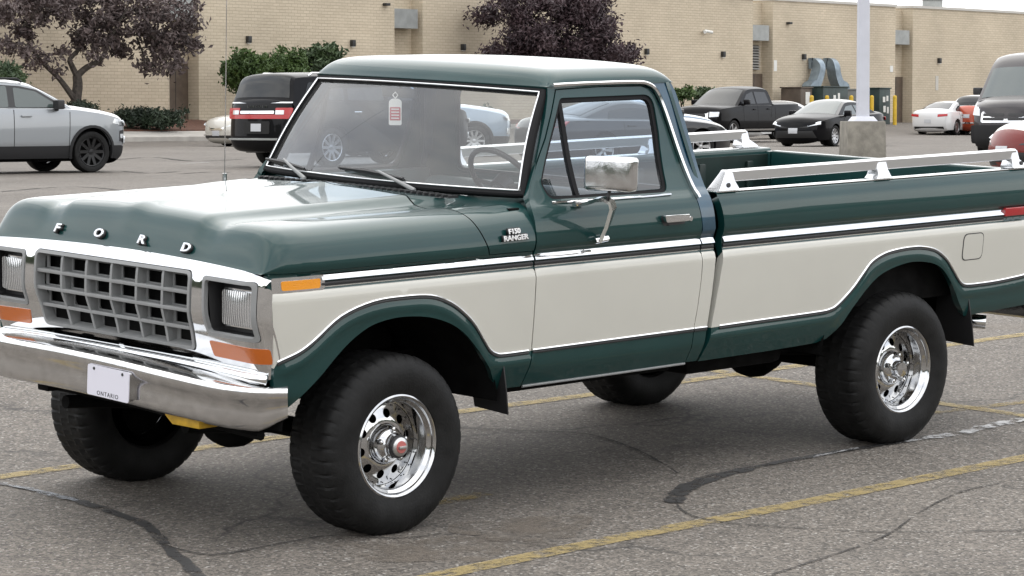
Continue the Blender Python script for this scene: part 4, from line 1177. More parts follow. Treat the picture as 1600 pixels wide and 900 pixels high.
    # ---------------- door mirrors
    for s in (-1,):
        c = Vector((1.12, s * 1.135, 1.475))
        b = MB().box(-.045, .045, -.117, .117, -.077, .077)
        mo = b.build('mirror_shell', OLDCHROME, T, bevel=.024, bseg=4)
        mo.location = c; mo.rotation_euler = (0, R(3), R(-20 * s))
        g = MB().box(.0452, .048, -.108, .108, -.062, .062).build('mirror_glass', BLACK, mo, bevel=.001)
        y0 = s * (Y(1.07, 1.335) + .005); y1 = s * (Y(1.18, 1.165) + .004)
        am = MB()
        am.sweep([(1.08, y0, 1.330), (1.075, s * 1.05, 1.345), (1.075, s * 1.10, 1.362), (1.085, s * 1.135, 1.366), (1.095, s * 1.165, 1.352), (1.105, s * 1.165, 1.325), (1.14, s * 1.10, 1.245), (1.175, y1 + s * .02, 1.172)],
                 [(-.2, 0, 1), (-.2, 0, 1), (-.2, 0, 1), (-.2, 0, 1), (0, s * 1, .8), (0, s * 1, .3), (0, s * 1, .4), (0, s * 1, .5)], [(-.018, -.008), (-.018, .008), (.018, .008), (.018, -.008)])
        AM = am.build('mirror_arm', OLDCHROME, T, bevel=0)
        MB().tube([(1.10, s * 1.135, 1.362), (1.115, s * 1.135, 1.41)], .008, 8).build('mirror_stem', BLACK, AM)
        for px, pz in ((1.075, 1.335), (1.175, 1.168)):
            MB().tube([(px - .035, s * (Y(px, pz) + .022), pz), (px + .04, s * (Y(px, pz) + .026), pz + .008)], .013, 10).build('mirror_bracket', CHROME, AM)
    # ---------------- bed floor, bulkhead, tailgate, tail lights, rear bumper
    MB().box(2.0, 4.46, -.86, .86, .76, .80).build('bed_floor', BED_GREEN_SHADED, T)
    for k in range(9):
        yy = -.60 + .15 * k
        MB().box(2.04, 4.44, yy - .035, yy + .035, .8005, .812).build('bed_floor_rib', BED_GREEN_SHADED, T, bevel=.005)
    MB().box(2.0, 2.035, -.87, .87, .78, 1.318).build('bed_front_wall', BED_GREEN_SHADED, T, bevel=.006)
    tg = MB().box(4.44, 4.495, -.83, .83, .72, 1.322).build('tailgate', GREEN, T, bevel=.012, bseg=3)
    MB().box(4.497, 4.50, -.70, .70, .85, 1.05).build('tailgate_panel', CREAM, tg)
    for s in (-1, 1):
        MB().box(4.46, 4.505, min(s * .845, s * .96), max(s * .845, s * .96), .86, 1.12).build('tail_light', REDLENS, T, bevel=.012)
        MB().box(4.44, 4.492, min(s * .835, s * .962), max(s * .835, s * .962), .66, 1.318).build('bed_end_post', GREEN, T, bevel=.01)
    MB().box(4.55, 4.66, -.98, .98, .52, .68).build('rear_bumper', OLDCHROME, T, bevel=.03, bseg=3)
    for s in (-1, 1): MB().box(4.30, 4.56, s * .42 - .03, s * .42 + .03, .54, .64).build('bumper_bracket', UNDER, T)
    # ---------------- nose: chrome shell, grille, lamps
    xz = pchip([.66, .70, .75, .795, .88, .975, 1.100, 1.126, 1.148, 1.170, 1.19], [-.650, -.668, -.686, -.700, -.722, -.748, -.741, -.733, -.720, -.702, -.68])
    def X(y, z):
        a = max(0, (abs(y) - .88) / .10)
        return float(xz(z)) + .070 * a ** 2.2
    nmap = lambda y, z: (X(y, z), y, z)
    zt = lambda y: 1.150 + .026 * (1 - (y / .97) ** 2) - (.028 * max(0, (abs(y) - .86) / .12) ** 2.4)
    ys = np.linspace(-.980, .980, 60)
    so = [(y, zt(y)) for y in ys] + round_poly([(.987, 1.09), (.987, .78), (.955, .705), (.60, .742), (-.60, .742), (-.955, .705), (-.987, .78), (-.987, 1.09)], [.02, .05, .06, .02, .02, .06, .05, .02])
    gh = round_poly([(-.560, 1.131), (.560, 1.131), (.560, .98), (.540, .793), (-.540, .793), (-.560, .98)], [.03, .03, .02, .025, .025, .02])
    holes = [gh]
    lamps = []
    for s in (-1, 1):
        hl = round_poly([(s * .632, 1.118), (s * .952, 1.116), (s * .950, .868), (s * .640, .870)], .02); holes.append(hl); lamps.append((s, hl))
        ti = round_poly([(s * .642, .850), (s * .968, .842), (s * .968, .778), (s * .655, .785)], .012); holes.append(ti)
        panel('turn_signal', ti, nmap, AMBER, T, d=.03, rim=.02, flip=True, offset=.003)
    for a, b in ((-.50, -.015), (.015, .50)):
        sl = round_poly([(a, .776), (b, .776), (b, .758), (a, .758)], .006); holes.append(sl)
    shell = panel('grille_shell', so, nmap, CHROME, T, holes=holes, d=.03, rows=(1.126, 1.148, .975, .795), rim=.03, flip=True)
    # rolled chrome lip under the grille
    MB().sweep([(X(y, .745) - .004, y, .733 - .015 * (abs(y) / .95) ** 3) for y in np.linspace(-.95, .95, 33)], [(-.5, 0, .85)] * 33, [(-.028, -.01), (-.026, .012), (-.010, .022), (.010, .020), (.026, .008), (.028, -.012)]).build('shell_lip', CHROME, shell, sharp=0)
    MB().box(-.66, -.60, -.60, .60, .735, 1.16).build('radiator_dark', UNDER, T)
    # grey frame round the grille, bars one by one
    gi = round_poly([(-.542, 1.113), (.542, 1.113), (.542, .98), (.523, .811), (-.523, .811), (-.542, .98)], [.02, .02, .02, .02, .02, .02])
    go = round_poly([(-.556, 1.127), (.556, 1.127), (.556, .98), (.536, .797), (-.536, .797), (-.556, .98)], [.03, .03, .02, .025, .025, .02])
    GR = panel('grille', go, nmap, GRILLE_GREY, T, holes=[gi], d=.03, rim=.05, flip=True, offset=.006)
    zrows = [1.113, 1.038, .963, .887, .811]
    ycols = [-.542 + 1.084 * k / 6 for k in range(7)]
    zz = np.linspace(.808, 1.117, 14)
    for k in range(1, 6):
        y = ycols[k]
        q = [(X(y, z) + .002, z) for z in zz] + [(X(y, z) + .058, z) for z in zz[::-1]]
        MB().prism(q, lambda x, z: (x, y * (1 - .035 * max(0, 1.0 - z) / .16) - .0075, z), lambda x, z: (x, y * (1 - .035 * max(0, 1.0 - z) / .16) + .0075, z)).build('grille_bar', GRILLE_GREY, GR, smooth=False)
    for z in zrows[1:-1]:
        MB().box(X(0, z) + .001, X(0, z) + .056, -.545, .545, z - .0075, z + .0075).build('grille_bar', GRILLE_GREY, GR, bevel=.002)
    # inner frames of the cells
    cell = MB()
    for i in range(6):
        for j in range(4):
            y0, y1 = ycols[i], ycols[i + 1]; z1, z0 = zrows[j], zrows[j + 1]
            xb = X(0, (z0 + z1) / 2) + .05
            t = .020
            cell.box(xb, xb + .006, y0, y0 + t, z0, z1); cell.box(xb, xb + .006, y1 - t, y1, z0, z1)
            cell.box(xb, xb + .006, y0 + t, y1 - t, z0, z0 + t * .6); cell.box(xb, xb + .006, y0 + t, y1 - t, z1 - t * .6, z1)
    cell.build('grille_cells', GRILLE_GREY, GR, smooth=False)
    for s, hl in lamps:
        ring_o = round_poly([(s * .634, 1.116), (s * .950, 1.114), (s * .948, .870), (s * .642, .872)], .02)
        ring_i = round_poly([(s * .650, 1.101), (s * .933, 1.099), (s * .932, .886), (s * .657, .887)], .015)
        HB = panel('headlight_bezel', ring_o, nmap, GRILLE_GREY, T, holes=[ring_i], d=.03, rim=.02, flip=True, offset=.004)
        # bucket
        n = len(ring_i)
        f_ = [Vector(nmap(*p)) + Vector((.012, 0, 0)) for p in ring_i]
        cy, czz = s * .795, .992
        bk = [Vector((-.655, cy + (p[1] - cy) * .93, czz + (p[2] - czz) * .93)) for p in f_]
        MB().add(f_ + bk, [(i, (i + 1) % n, n + (i + 1) % n, n + i) for i in range(n)] + [tuple(range(n, 2 * n))]).build('headlight_bucket', BLACK, HB, sharp=30)
        lens = round_poly([(cy - .100, czz + .071), (cy + .100, czz + .071), (cy + .100, czz - .071), (cy - .100, czz - .071)], .016)
        panel('headlight_rim', round_poly([(cy - .108, czz + .079), (cy + .108, czz + .079), (cy + .108, czz - .079), (cy - .108, czz - .079)], .018), lambda y, z: (-.676, y, z), CHROME, HB, rim=.02, flip=True)
        panel('headlight_lens', lens, lambda y, z: (-.690 - .008 * (1 - ((y - cy) / .1) ** 2) * (1 - ((z - czz) / .071) ** 2), y, z), HEADLAMP, HB, d=.02, rim=.014, flip=True)
    # ---------------- front bumper
    TILT = .016
    bp = pchip([0, .40, .70, .82, .90, .96, 1.0], [-.895, -.885, -.850, -.815, -.765, -.690, -.600])
    prof_b = [(.135, .790), (.085, .789), (.035, .785), (.012, .777), (.002, .765), (.0, .740), (.006, .690), (.016, .682), (.018, .640), (.016, .600), (.022, .580), (.038, .566), (.075, .562)]
    yb = sorted(set(list(np.linspace(-1, 1, 41)) + [-.97, -.985, -.93, .93, .97, .985]))
    BV = []
    for y in yb:
        e = 1e-3
        x0 = float(bp(abs(y)))
        sl = (float(bp(min(1, abs(y) + e))) - float(bp(abs(y) - e if abs(y) > e else 0))) / (2 * e)
        n = Vector((-1, (1 if y > 0 else -1) * sl, 0)).normalized()       # outward in plan
        for d_, z in prof_b:
            c = Vector((x0, y * 1.005, 0)) - n * d_
            if abs(y) > .9 and d_ > .03: c = Vector((x0, y * 1.005, 0)) - n * (.03 + (d_ - .03) * .55)
            BV.append((c.x, c.y, (.69 + (z - .69) * .66 if z > .69 else z + (.69 - z) * .42 * max(0, (abs(y) - .95) / .05) ** 1.6) + TILT * (y + .2) - .045 * y * y - .008))
    k = len(prof_b)
    BF = [(i * k + j, (i + 1) * k + j, (i + 1) * k + j + 1, i * k + j + 1) for i in range(len(yb) - 1) for j in range(k - 1)]
    bump = MB().add(BV, BF).build('front_bumper', OLDCHROME, T, sharp=60)
    # licence plate in its recess
    pm = frame((-.894, -.190, .636), (.0, -1, -.022), (.03, 0, 1))
    pl_ = MB().prism(round_poly([(-.146, -.064), (.146, -.064), (.146, .064), (-.146, .064)], .012), lambda a, b: tuple(pm @ Vector((a, b, 0))), lambda a, b: tuple(pm @ Vector((a, b, .004)))).build('licence_plate', WHITE_PAINT, bump)
    MB().prism(round_poly([(-.140, -.060), (.140, -.060), (.140, .060), (-.140, .060)], .012), lambda a, b: tuple(pm @ Vector((a, b, -.03))), lambda a, b: tuple(pm @ Vector((a, b, -.0005)))).build('plate_bracket', OLDCHROME, bump)
    text_obj('plate_lettering', 'ONTARIO', .026, INTERIOR_DK, bump, pm @ Matrix.Translation((.0, -.050, .0045)), .0004, 1.1, spacing=1.25)
    for bx in (-.10, .10):
        MB().lathe([(0, .004), (.006, .003), (.007, 0)], pm.to_3x3() @ Vector((0, 0, 1)), pm @ Vector((bx, .050, .004)), 10).build('plate_screw', INTERIOR_DK, bump)
    # bumper dent-like dark slot on the near side and amber park lamps above the bumper
    # ---------------- chassis
    for s in (-1, 1):
        MB().box(-.80, 4.45, s * .43 - .04, s * .43 + .04, .52, .68).build('frame_rail', UNDER, T, bevel=.01)
        MB().prism([(.80, .50), (1.85, .50), (1.85, .56), (.80, .56)], lambda x, z: (x, s * .74, z), lambda x, z: (x, s * .82, z)).build('rocker_panel', UNDER, T)
        MB().tube([(.775, s * .945, .545), (1.3, s * .945, .545), (1.82, s * .945, .547)], .006, 8).build('rocker_flange', GRILLE_GREY, T)
        MB().tube([(-.68, s * .43, .46), (-.1, s * .43, .40), (.6, s * .43, .47)], .03, 8).build('leaf_spring', UNDER, T)
        MB().tube([(WB - .75, s * .5, .50), (WB, s * .5, .42), (WB + .72, s * .5, .54)], .03, 8).build('leaf_spring', UNDER, T)
        MB().tube([(.02, s * .55, .40), (-.05, s * .50, .80)], .03, 8).build('shock_absorber', UNDER, T)
    for ax in (0.0, WB):
        A = MB(); A.tube([(ax, -.74, .372), (ax, .74, .362)], .045, 12); A.lathe([(0, -.16), (.09, -.14), (.14, -.06), (.15, 0), (.14, .06), (.09, .14), (0, .16)], (0, 1, 0), (ax, .12 if ax == 0 else 0, .37), 20)
        A.build('axle', UNDER, T)
    D_ = MB(); D_.tube([(.3, .1, .50), (1.4, .05, .48), (WB - .1, 0, .40)], .035, 10); D_.build('drive_shaft', UNDER, T)
    MB().box(.75, 1.45, -.22, .24, .43, .66).build('transfer_case', UNDER, T, bevel=.05)
    MB().box(2.05, 2.75, -.75, -.45, .44, .62).build('fuel_tank', UNDER, T, bevel=.05)
    MB().box(-.55, .55, -.36, .36, .50, .80).build('engine_sump', UNDER, T, bevel=.06)
    MB().box(-.58, .5, -.40, .40, .80, 1.25).build('engine_block', UNDER, T, bevel=.05)
    E_ = MB(); E_.tube([(1.3, -.3, .47), (2.2, -.34, .46), (3.0, -.34, .56), (3.7, -.45, .60), (4.02, -.78, .555), (4.10, -.90, .545)], .032, 12); E_.build('exhaust_pipe', UNDER, T)
    MB().tube([(3.99, -.74, .56), (4.13, -.94, .545)], .038, 14).build('exhaust_tip', CHROME, T)
    tow = MB().prism([(-.43, .538), (-.68, .532), (-.68, .494), (-.50, .492)], lambda y, z: (-.80, y, z), lambda y, z: (-.70, y, z)).build('tow_bracket', YELLOW_METAL, T, bevel=.006)
    MB().tube([(-.62, -.86, .47), (-.60, .2, .50), (-.60, .60, .50)], .02, 8).build('tie_rod', UNDER, T)
    MB().tube([(.78, -.62, .50), (.95, -.66, .49), (1.0, -.60, .50)], .02, 8).build('body_mount', UNDER, T)
    return T

def make_truck_wheel(W, s, front):
    """wheel local: outer face at y = 0, inside towards -s*y; axle along y"""
    RT = .388
    I = lambda d: -s * d                  # d metres inboard of the outer face
    # tyre carcass with tread blocks and grooves
    prof = [(.212, .012), (.222, -.006), (.26, -.022), (.305, -.026), (.338, -.018), (.360, -.004), (.374, .010), (.382, .022), (.3865, .040), (.388, .070), (.388, .10), (.388, .132), (.388, .164), (.388, .194), (.3865, .224), (.382, .242), (.374, .254), (.360, .268), (.338, .282), (.305, .290), (.26, .286), (.222, .270), (.212, .252)]
    seg = 252
    t = MB(); V = []
    for i, (r_, h) in enumerate(prof):
        for k in range(seg):
            a = 2 * math.pi * k / seg
            rr = r_
            if 5 <= i <= 17:
                ph = k % 6
                shoulder = i <= 8 or i >= 14
                if shoulder and ph == 0: rr -= .006 if 6 <= i <= 16 else .003
                elif not shoulder and (k + 2 * i) % 6 == 0: rr -= .005
                if i in (9, 13) : rr -= .006
                if i == 11: rr -= .005
            x, z = rr * math.sin(a), rr * math.cos(a)
            if z < -.372 and r_ > .36: z = -.372 - (z + .372) * -.1
            V.append((x, I(h), z))
    n = len(prof); F = []
    for i in range(n - 1):
        for k in range(seg):
            k2 = (k + 1) % seg
            F.append((i * seg + k, i * seg + k2, (i + 1) * seg + k2, (i + 1) * seg + k))
    t.add(V, F)
    ty = t.build('tyre', RUBBER, W, sharp=28)
    # rim barrel
    r = MB()
    r.lathe([(.222, .010), (.2215, -.004), (.214, -.008), (.206, -.004), (.203, .008), (.199, .016), (.190, .020), (.184, .032), (.181, .060), (.177, .066), (.176, .090), (.180, .102), (.182, .30)], (0, -s, 0), (0, 0, 0), 64)
    rim = r.build('rim', RIMCHROME, W, sharp=50)
    # outer ring of small rivets between barrel and face
    ring = [(.176 * math.cos(a), .176 * math.sin(a)) for a in [2 * math.pi * k / 64 for k in range(64)]]
    inner = [(.088 * math.cos(a), .088 * math.sin(a)) for a in [2 * math.pi * k / 40 for k in range(40)]]
    hs = []
    for k in range(10):
        a = 2 * math.pi * (k + .3) / 10
        cx, cz = .130 * math.cos(a), .130 * math.sin(a)
        hs.append([(cx + .0195 * math.cos(b), cz + .0195 * math.sin(b)) for b in [2 * math.pi * q / 18 for q in range(18)]])
    face = lambda x, z: (x, I(.088 - .010 * math.cos(min(1, max(0, (math.hypot(x, z) - .088) / .088)) * math.pi)), z)
    panel('wheel_disc', ring, face, RIMCHROME, rim, holes=[inner] + hs, d=.02, rim=.012, flip=(s > 0))
    dk = MB().lathe([(.0, .150), (.180, .150)], (0, -s, 0), (0, 0, 0), 40); dk.build('brake_drum', UNDER, rim)
    rv = MB()
    for k in range(20):
        a = 2 * math.pi * k / 20
        for rr_, dd in ((.167, .094), (.176, .075)):
            c = Vector((rr_ * math.cos(a), I(dd), rr_ * math.sin(a)))
            rv.lathe([(0, .004), (.0028, .003), (.0032, 0)], (0, s, 0), c, 8)
    rv.build('rim_rivets', BLACK, rim)['kind'] = 'stuff'
    # hub
    if front:
        h = MB().lathe([(.090, .094), (.086, .080), (.078, .050), (.066, .030), (.058, .026), (.052, .020), (.050, -.004)], (0, -s, 0), (0, 0, 0), 40); h.build('hub', RIMCHROME, rim, sharp=50)
        MB().lathe([(.046, .012), (.050, .008), (.050, -.010), (.046, -.016), (.040, -.018)], (0, -s, 0), (0, 0, 0), 40).build('locking_hub_ring', BLACK, rim)
        MB().lathe([(.042, -.012), (.040, -.022), (.034, -.026), (.0, -.027)], (0, -s, 0), (0, 0, 0), 32).build('locking_hub', BRUSHED, rim)
        MB().lathe([(.027, -.026), (.025, -.031), (.0, -.032)], (0, -s, 0), (0, 0, 0), 24).build('hub_dial', RED_HUB, rim)
        MB().box(-.020, .020, I(-.031), I(-.041), -.006, .006).build('hub_lever', BRUSHED, rim, bevel=.002)
    else:
        MB().lathe([(.090, .094), (.086, .075), (.080, .055), (.070, .046), (.050, .044), (.042, .040), (.040, .012), (.036, .002), (.0, -.002)], (0, -s, 0), (0, 0, 0), 40).build('hub', RIMCHROME, rim, sharp=50)
    for k in range(5):
        a = 2 * math.pi * (k + .25) / 5
        c = (.070 * math.cos(a), 0, .070 * math.sin(a))
        MB().lathe([(.013, .052), (.013, .030), (.010, .020), (0, .017)], (0, -s, 0), c, 8).build('lug_nut', RIMCHROME, rim, sharp=40)
# ------------------------------------------------------------------ parked vehicles
CARGLASS = pmat('dark_car_glass', (.010, .012, .013), .03, 0, 0, spec=.45)
CARGLASS_L = pmat('pale_car_glass', (.050, .066, .064), .04, 0, 0, spec=.9)
C_SILVER = pmat('silver_paint', (.27, .285, .30), .32, .55, 1.0, .03)
C_WHITE = pmat('white_paint', (.66, .66, .66), .35, 0, .8, .04)
C_CREAMW = pmat('pearl_paint', (.52, .50, .45), .35, .1, .8, .04)
C_BLACK = pmat('black_paint', (.004, .004, .005), .3, 0, .22, .02, spec=.05)
C_DGREY = pmat('dark_grey_paint', (.022, .023, .026), .3, .3, .7, .03, spec=.3)
C_BROWNBLK = pmat('dark_brown_paint', (.020, .016, .018), .3, .1, .6, .03, spec=.3)
C_ORANGE = pmat('orange_paint', (.40, .060, .022), .3, .2, 1.0, .03)
C_BLUE = pmat('blue_silver_paint', (.26, .33, .42), .3, .5, 1.0, .03)
C_MAROON = pmat('maroon_paint', (.15, .020, .016), .4, 0, .25, .03, spec=.15)
CLAD = pmat('dark_cladding', (.022, .022, .023), .6, spec=.2)
RIM_BLACK = pmat('black_rim', (.012, .012, .013), .3, .3)
RIM_SILVER = pmat('silver_rim', (.50, .50, .51), .3, .9)
LAMP_CLEAR = pmat('clear_lamp', (.62, .64, .66), .15, .4, 1.0)
LAMP_RED = pmat('red_lamp', (.40, .010, .014), .25, 0, .3)
PLATE_M = pmat('pale_plate', (.50, .51, .53), .5)
SEAMK = pmat('panel_gap', (.006, .006, .006), .8)
WHEELCACHE = {}
def car_wheel(root, x, y, rw, tw, kind, s):
    """s = side; kind = (rim material, spokes)"""
    key = (round(rw, 3), round(tw, 3), kind[0].name, kind[1], s)
    W = empty('wheel', (x, y, rw), parent=root)
    if key not in WHEELCACHE:
        t = MB(); rr = rw * .70
        t.lathe([(rr, -.02), (rr + .01, .0), (rw * .86, .015), (rw * .955, .008), (rw * .985, -.015), (rw, -.04), (rw, -tw + .04), (rw * .985, -tw + .015), (rw * .95, -tw), (rr, -tw + .01)], (0, s, 0), (0, 0, 0), 40)
        ty = t.build('tyre', RUBBER, W, sharp=40)
        m = MB()
        m.lathe([(rr + .004, -.012), (rr - .006, -.004), (rr - .02, -.012), (rr - .028, -.05), (rr - .03, -tw + .03)], (0, s, 0), (0, 0, 0), 40)
        n = kind[1]
        for k in range(n):
            a = 2 * math.pi * k / n
            for da in ((-.10, .10) if n <= 6 else (0,)):
                c, q = math.cos(a + da), math.sin(a + da); wd = rw * (.055 if n <= 6 else .075)
                m.add([(c * r_ - q * w_, s * d_, q * r_ + c * w_) for r_, d_ in ((rw * .10, -.035), (rr - .02, -.018)) for w_ in (-wd, wd)] + [(c * r_ - q * w_, s * d_, q * r_ + c * w_) for r_, d_ in ((rw * .10, -.075), (rr - .02, -.06)) for w_ in (-wd, wd)],
                      [(0, 1, 3, 2), (4, 6, 7, 5), (0, 2, 6, 4), (1, 5, 7, 3)])
        m.lathe([(0, -.022), (rw * .13, -.026), (rw * .16, -.05)], (0, s, 0), (0, 0, 0), 20)
        ri = m.build('rim', kind[0], W, sharp=35)
        dk = MB().lathe([(0, -.085), (rr - .03, -.085)], (0, s, 0), (0, 0, 0), 24).build('brake_disc', UNDER, ri)
        WHEELCACHE[key] = (ty, ri, dk)
    else:
        ty, ri, dk = WHEELCACHE[key]
        share(ty, 'tyre', W); r2 = share(ri, 'rim', W); share(dk, 'brake_disc', r2)
    return W

def car(name, label, cat, loc, heading, sp, group=None):
    """loc: ground point under the middle of the car; heading: direction of its nose in the x-y plane"""
    rz = math.atan2(heading[1], heading[0])
    g0 = gz(loc[0], loc[1])
    # let it follow the slope of the ground along its length
    f = 1.4; dzx = (gz(loc[0] + f * heading[0], loc[1] + f * heading[1]) - gz(loc[0] - f * heading[0], loc[1] - f * heading[1])) / (2 * f)
    root = empty(name, (loc[0], loc[1], g0), 0)
    root.rotation_euler = (0, -math.atan(dzx), rz)
    tag(root, label, cat, group)
    hw = sp['hw']; paint = sp['paint']; low = sp.get('low', None); zlow = sp.get('zlow', 0)
    C = sp['contour']; xs_ = [p[0] for p in C]; zs_ = [p[1] for p in C]
    xf, xr = max(xs_), min(xs_); zmin = min(zs_); zmax = max(zs_)
    tzf = pchip([zmin - .01, zmin + .12, zmin + .35, zmin + .55, zmax - .06, zmax + .02], [.935, .975, 1.0, .998, .965, .94])
    tf, tr = sp.get('taper', (.17, .10))
    def Yh(x, z):
        t = 1 - tf * max(0, (x - (xf - .85)) / .85) ** 2.6 - tr * max(0, ((xr + .8) - x) / .8) ** 2.6
        return hw * t * float(tzf(min(max(z, zmin), zmax)))
    side = lambda s: (lambda x, z: (x, s * Yh(x, z), z))
    axf, axr, rw = sp['axf'], sp['axr'], sp['rw']; ra = rw + sp.get('arch', .065)
    Cs = smooth_poly(C, n=3)
    zb = sp.get('zb', .28)
    out = list(Cs)
    bot = []
    def arch(cx):
        a0 = math.asin(max(-1, min(1, (zb - rw) / ra)))
        return [(cx + ra * math.cos(a), rw + ra * math.sin(a)) for a in np.linspace(math.pi - a0, a0, 18)]
    # outline runs front-bottom -> top -> rear-bottom, then back along the sill
    bot = [(Cs[-1][0], Cs[-1][1])] + arch(axr) + arch(axf)
    poly = out + [p for p in bot[1:]]
    body = None
    mats = [paint, low or paint]
    mf = (lambda x, z: 1 if z < zlow else 0)
    for s in (-1, 1):
        o = panel('body_side' , poly, side(s), mats, root, d=.10, rows=([zlow] if low else ()), lines=[], rim=.05, matfn=mf, flip=(s > 0))
        if s < 0: pass
        if sp.get('archlip'):
            for cx in (axf, axr):
                P = [side(s)(px_, pz_) for px_, pz_ in arch(cx)]
                MB().sweep(P, [(0, s, 0)] * len(P), [(-.045, 0), (-.045, .02), (.005, .03), (.01, 0)]).build('arch_moulding', sp['archlip'], o)
        for x in sp.get('seams', ()):
            P = [side(s)(x[0] + (x[2] - x[0]) * k / 8, x[1] + (x[3] - x[1]) * k / 8) for k in range(9)]
            MB().sweep(P, [(0, s, 0)] * 9, [(-.006, -.002), (-.006, .003), (.006, .003), (.006, -.002)]).build('door_gap', SEAMK, o)
        for hx, hz in sp.get('handles', ()):
            MB().box(hx - .11, hx + .11, -.018, .018, hz - .018, hz + .018).build('door_handle', sp.get('handlemat', paint), o, bevel=.008).location = (0, s * (Yh(hx, hz) + .02), 0)
        for nm, pl_, mt, off in sp.get('sidepatch', ()):
            panel(nm, pl_, side(s), mt, o, d=.12, rim=.01, flip=(s > 0), offset=off)
    # top and fasciae as one skin from bumper over the hood to the other bumper
    n = len(Cs); ns = 22
    rr = sp.get('round', .05); bf, bh, br = sp.get('bulge', (.16, .05, .12))
    nor = []; bul = []
    for i, (x, z) in enumerate(Cs):
        a = Cs[max(i - 1, 0)]; b = Cs[min(i + 1, n - 1)]
        t = Vector((b[0] - a[0], b[1] - a[1])).normalized(); nn = Vector((-t.y, t.x)) * -1
        nn = Vector((t.y * -1, t.x)) ; nn = Vector((-t.y, t.x))
        if nn.y < 0 and abs(nn.y) > .3: nn = -nn
        if x > xf - .5 and nn.x < -.3: nn = -nn
        if x < xr + .5 and nn.x > .3: nn = -nn
        nor.append(nn)
        bul.append(bf * max(0, nn.x) + bh * max(0, nn.y) + br * max(0, -nn.x))
    SS = [math.sin(math.pi / 2 * (2 * k / ns - 1)) for k in range(ns + 1)]
    def skin(i, s, off=0.0):
        x, z = Cs[i]; y = Yh(x, z) * s
        d_ = rr * (1 - abs(s) ** 8) + bul[i] * (1 - s * s) + off
        return (x + nor[i].x * d_, y, z + nor[i].y * d_ - rr * .0)
    V = [skin(i, s) for i in range(n) for s in SS]
    F = []; fm = []
    for i in range(n - 1):
        for j in range(ns):
            F.append((i * (ns + 1) + j, i * (ns + 1) + j + 1, (i + 1) * (ns + 1) + j + 1, (i + 1) * (ns + 1) + j))
            fm.append(1 if (Cs[i][1] + Cs[i + 1][1]) / 2 < zlow else 0)
    b_ = mobj('body', V, F, mats, root, True, None, fm)
    bm = bmesh.new(); bm.from_mesh(b_.data); bmesh.ops.recalc_face_normals(bm, faces=bm.faces); bm.to_mesh(b_.data); bm.free()
    body = b_
    # front and rear patches: polygons in (y, z)
    fr = [i for i in range(n) if Cs[i][0] > xf - .55]; re = [i for i in range(n) if Cs[i][0] < xr + .55]
    def fascia(front):
        ids = fr if front else re
        zc = [Cs[i][1] for i in ids]
        order = sorted(range(len(ids)), key=lambda k: zc[k])
        Zs = [zc[k] for k in order]; Xs = [Cs[ids[k]][0] for k in order]
        def f(y, z):
            x = float(np.interp(z, Zs, Xs)); Yx = Yh(x, z); s = max(-1, min(1, y / Yx))
            bb = bf if front else br
            d_ = rr * (1 - abs(s) ** 8) + bb * (1 - s * s)
            return (x + (d_ if front else -d_), y, z)
        return f
    for front, key in ((True, 'front'), (False, 'rear')):
        ff = fascia(front)
        for nm, pl_, mt, off, mirror in sp.get(key, ()):
            for m_ in ((1, -1) if mirror else (1,)):
                pp = [(m_ * a, b) for a, b in pl_]
                panel(nm, pp, ff, mt, body, d=.08, rim=.03, flip=(not front), offset=off)
        if sp.get(key + 'text'):
            txt, size, zt_, w_ = sp[key + 'text']
            p = ff(0, zt_)
            if front: M = frame((p[0] + .012, 0, zt_), (0, 1, 0), (0, 0, 1))
            else: M = frame((p[0] - .012, 0, zt_), (0, -1, 0), (0, 0, 1))
            text_obj('lettering', txt, size, CHROME, body, M, .004, w_, spacing=1.8)
    # greenhouse
    G = sp['green']; Gs = smooth_poly(G, n=4); wb, wt = sp['wb'], sp['wt']
    gz0 = min(p[1] for p in G); gz1 = max(p[1] for p in G)
    gx = sp.get('gtaper', 0.0)
    def Yg(x, z):
        t = max(0, min(1.05, (z - gz0) / (gz1 - gz0)))
        return wb + (wt - wb) * t - gx * max(0, (x - .6)) ** 2
    gside = lambda s: (lambda x, z: (x, s * Yg(x, z), z))
    gp = list(Gs) + [(Gs[-1][0], gz0 - .12), (Gs[0][0], gz0 - .12)]
    for s in (-1, 1):
        o = panel('cabin_side', gp, gside(s), paint, root, d=.12, rim=.02, flip=(s > 0))
        for wpoly in sp.get('band', ()):
            panel('window_frame', round_poly(wpoly, .04, 3), gside(s), BLACK, o, d=.12, rim=.008, flip=(s > 0), offset=.003)
        for wpoly in sp['windows']:
            panel('side_window', round_poly(wpoly, .04, 3), gside(s), sp.get('glass', CARGLASS), o, d=.12, rim=.008, flip=(s > 0), offset=.007)
        if sp.get('rails'):
            a, b, z_ = sp['rails']
            MB().tube([(a, s * (wt - .06), z_ - .06), (a - .1, s * (wt - .06), z_), (b + .1, s * (wt - .06), z_), (b, s * (wt - .06), z_ - .06)], .022, 8).build('roof_rail', sp.get('railmat', CHROME), o)
        if sp.get('mirror'):
            mx_, mz_ = sp['mirror']
            y0 = Yg(mx_, mz_)
            MB().box(mx_ - .07, mx_ + .08, min(s * (y0 + .04), s * (y0 + .26)), max(s * (y0 + .04), s * (y0 + .26)), mz_ - .02, mz_ + .16).build('mirror', sp.get('mirrormat', paint), o, bevel=.035, bseg=3)
            MB().box(mx_ - .03, mx_ + .04, min(s * (y0 - .02), s * (y0 + .08)), max(s * (y0 - .02), s * (y0 + .08)), mz_ - .05, mz_ + .02).build('mirror_foot', CLAD, o)
    ng = len(Gs)
    gn = []
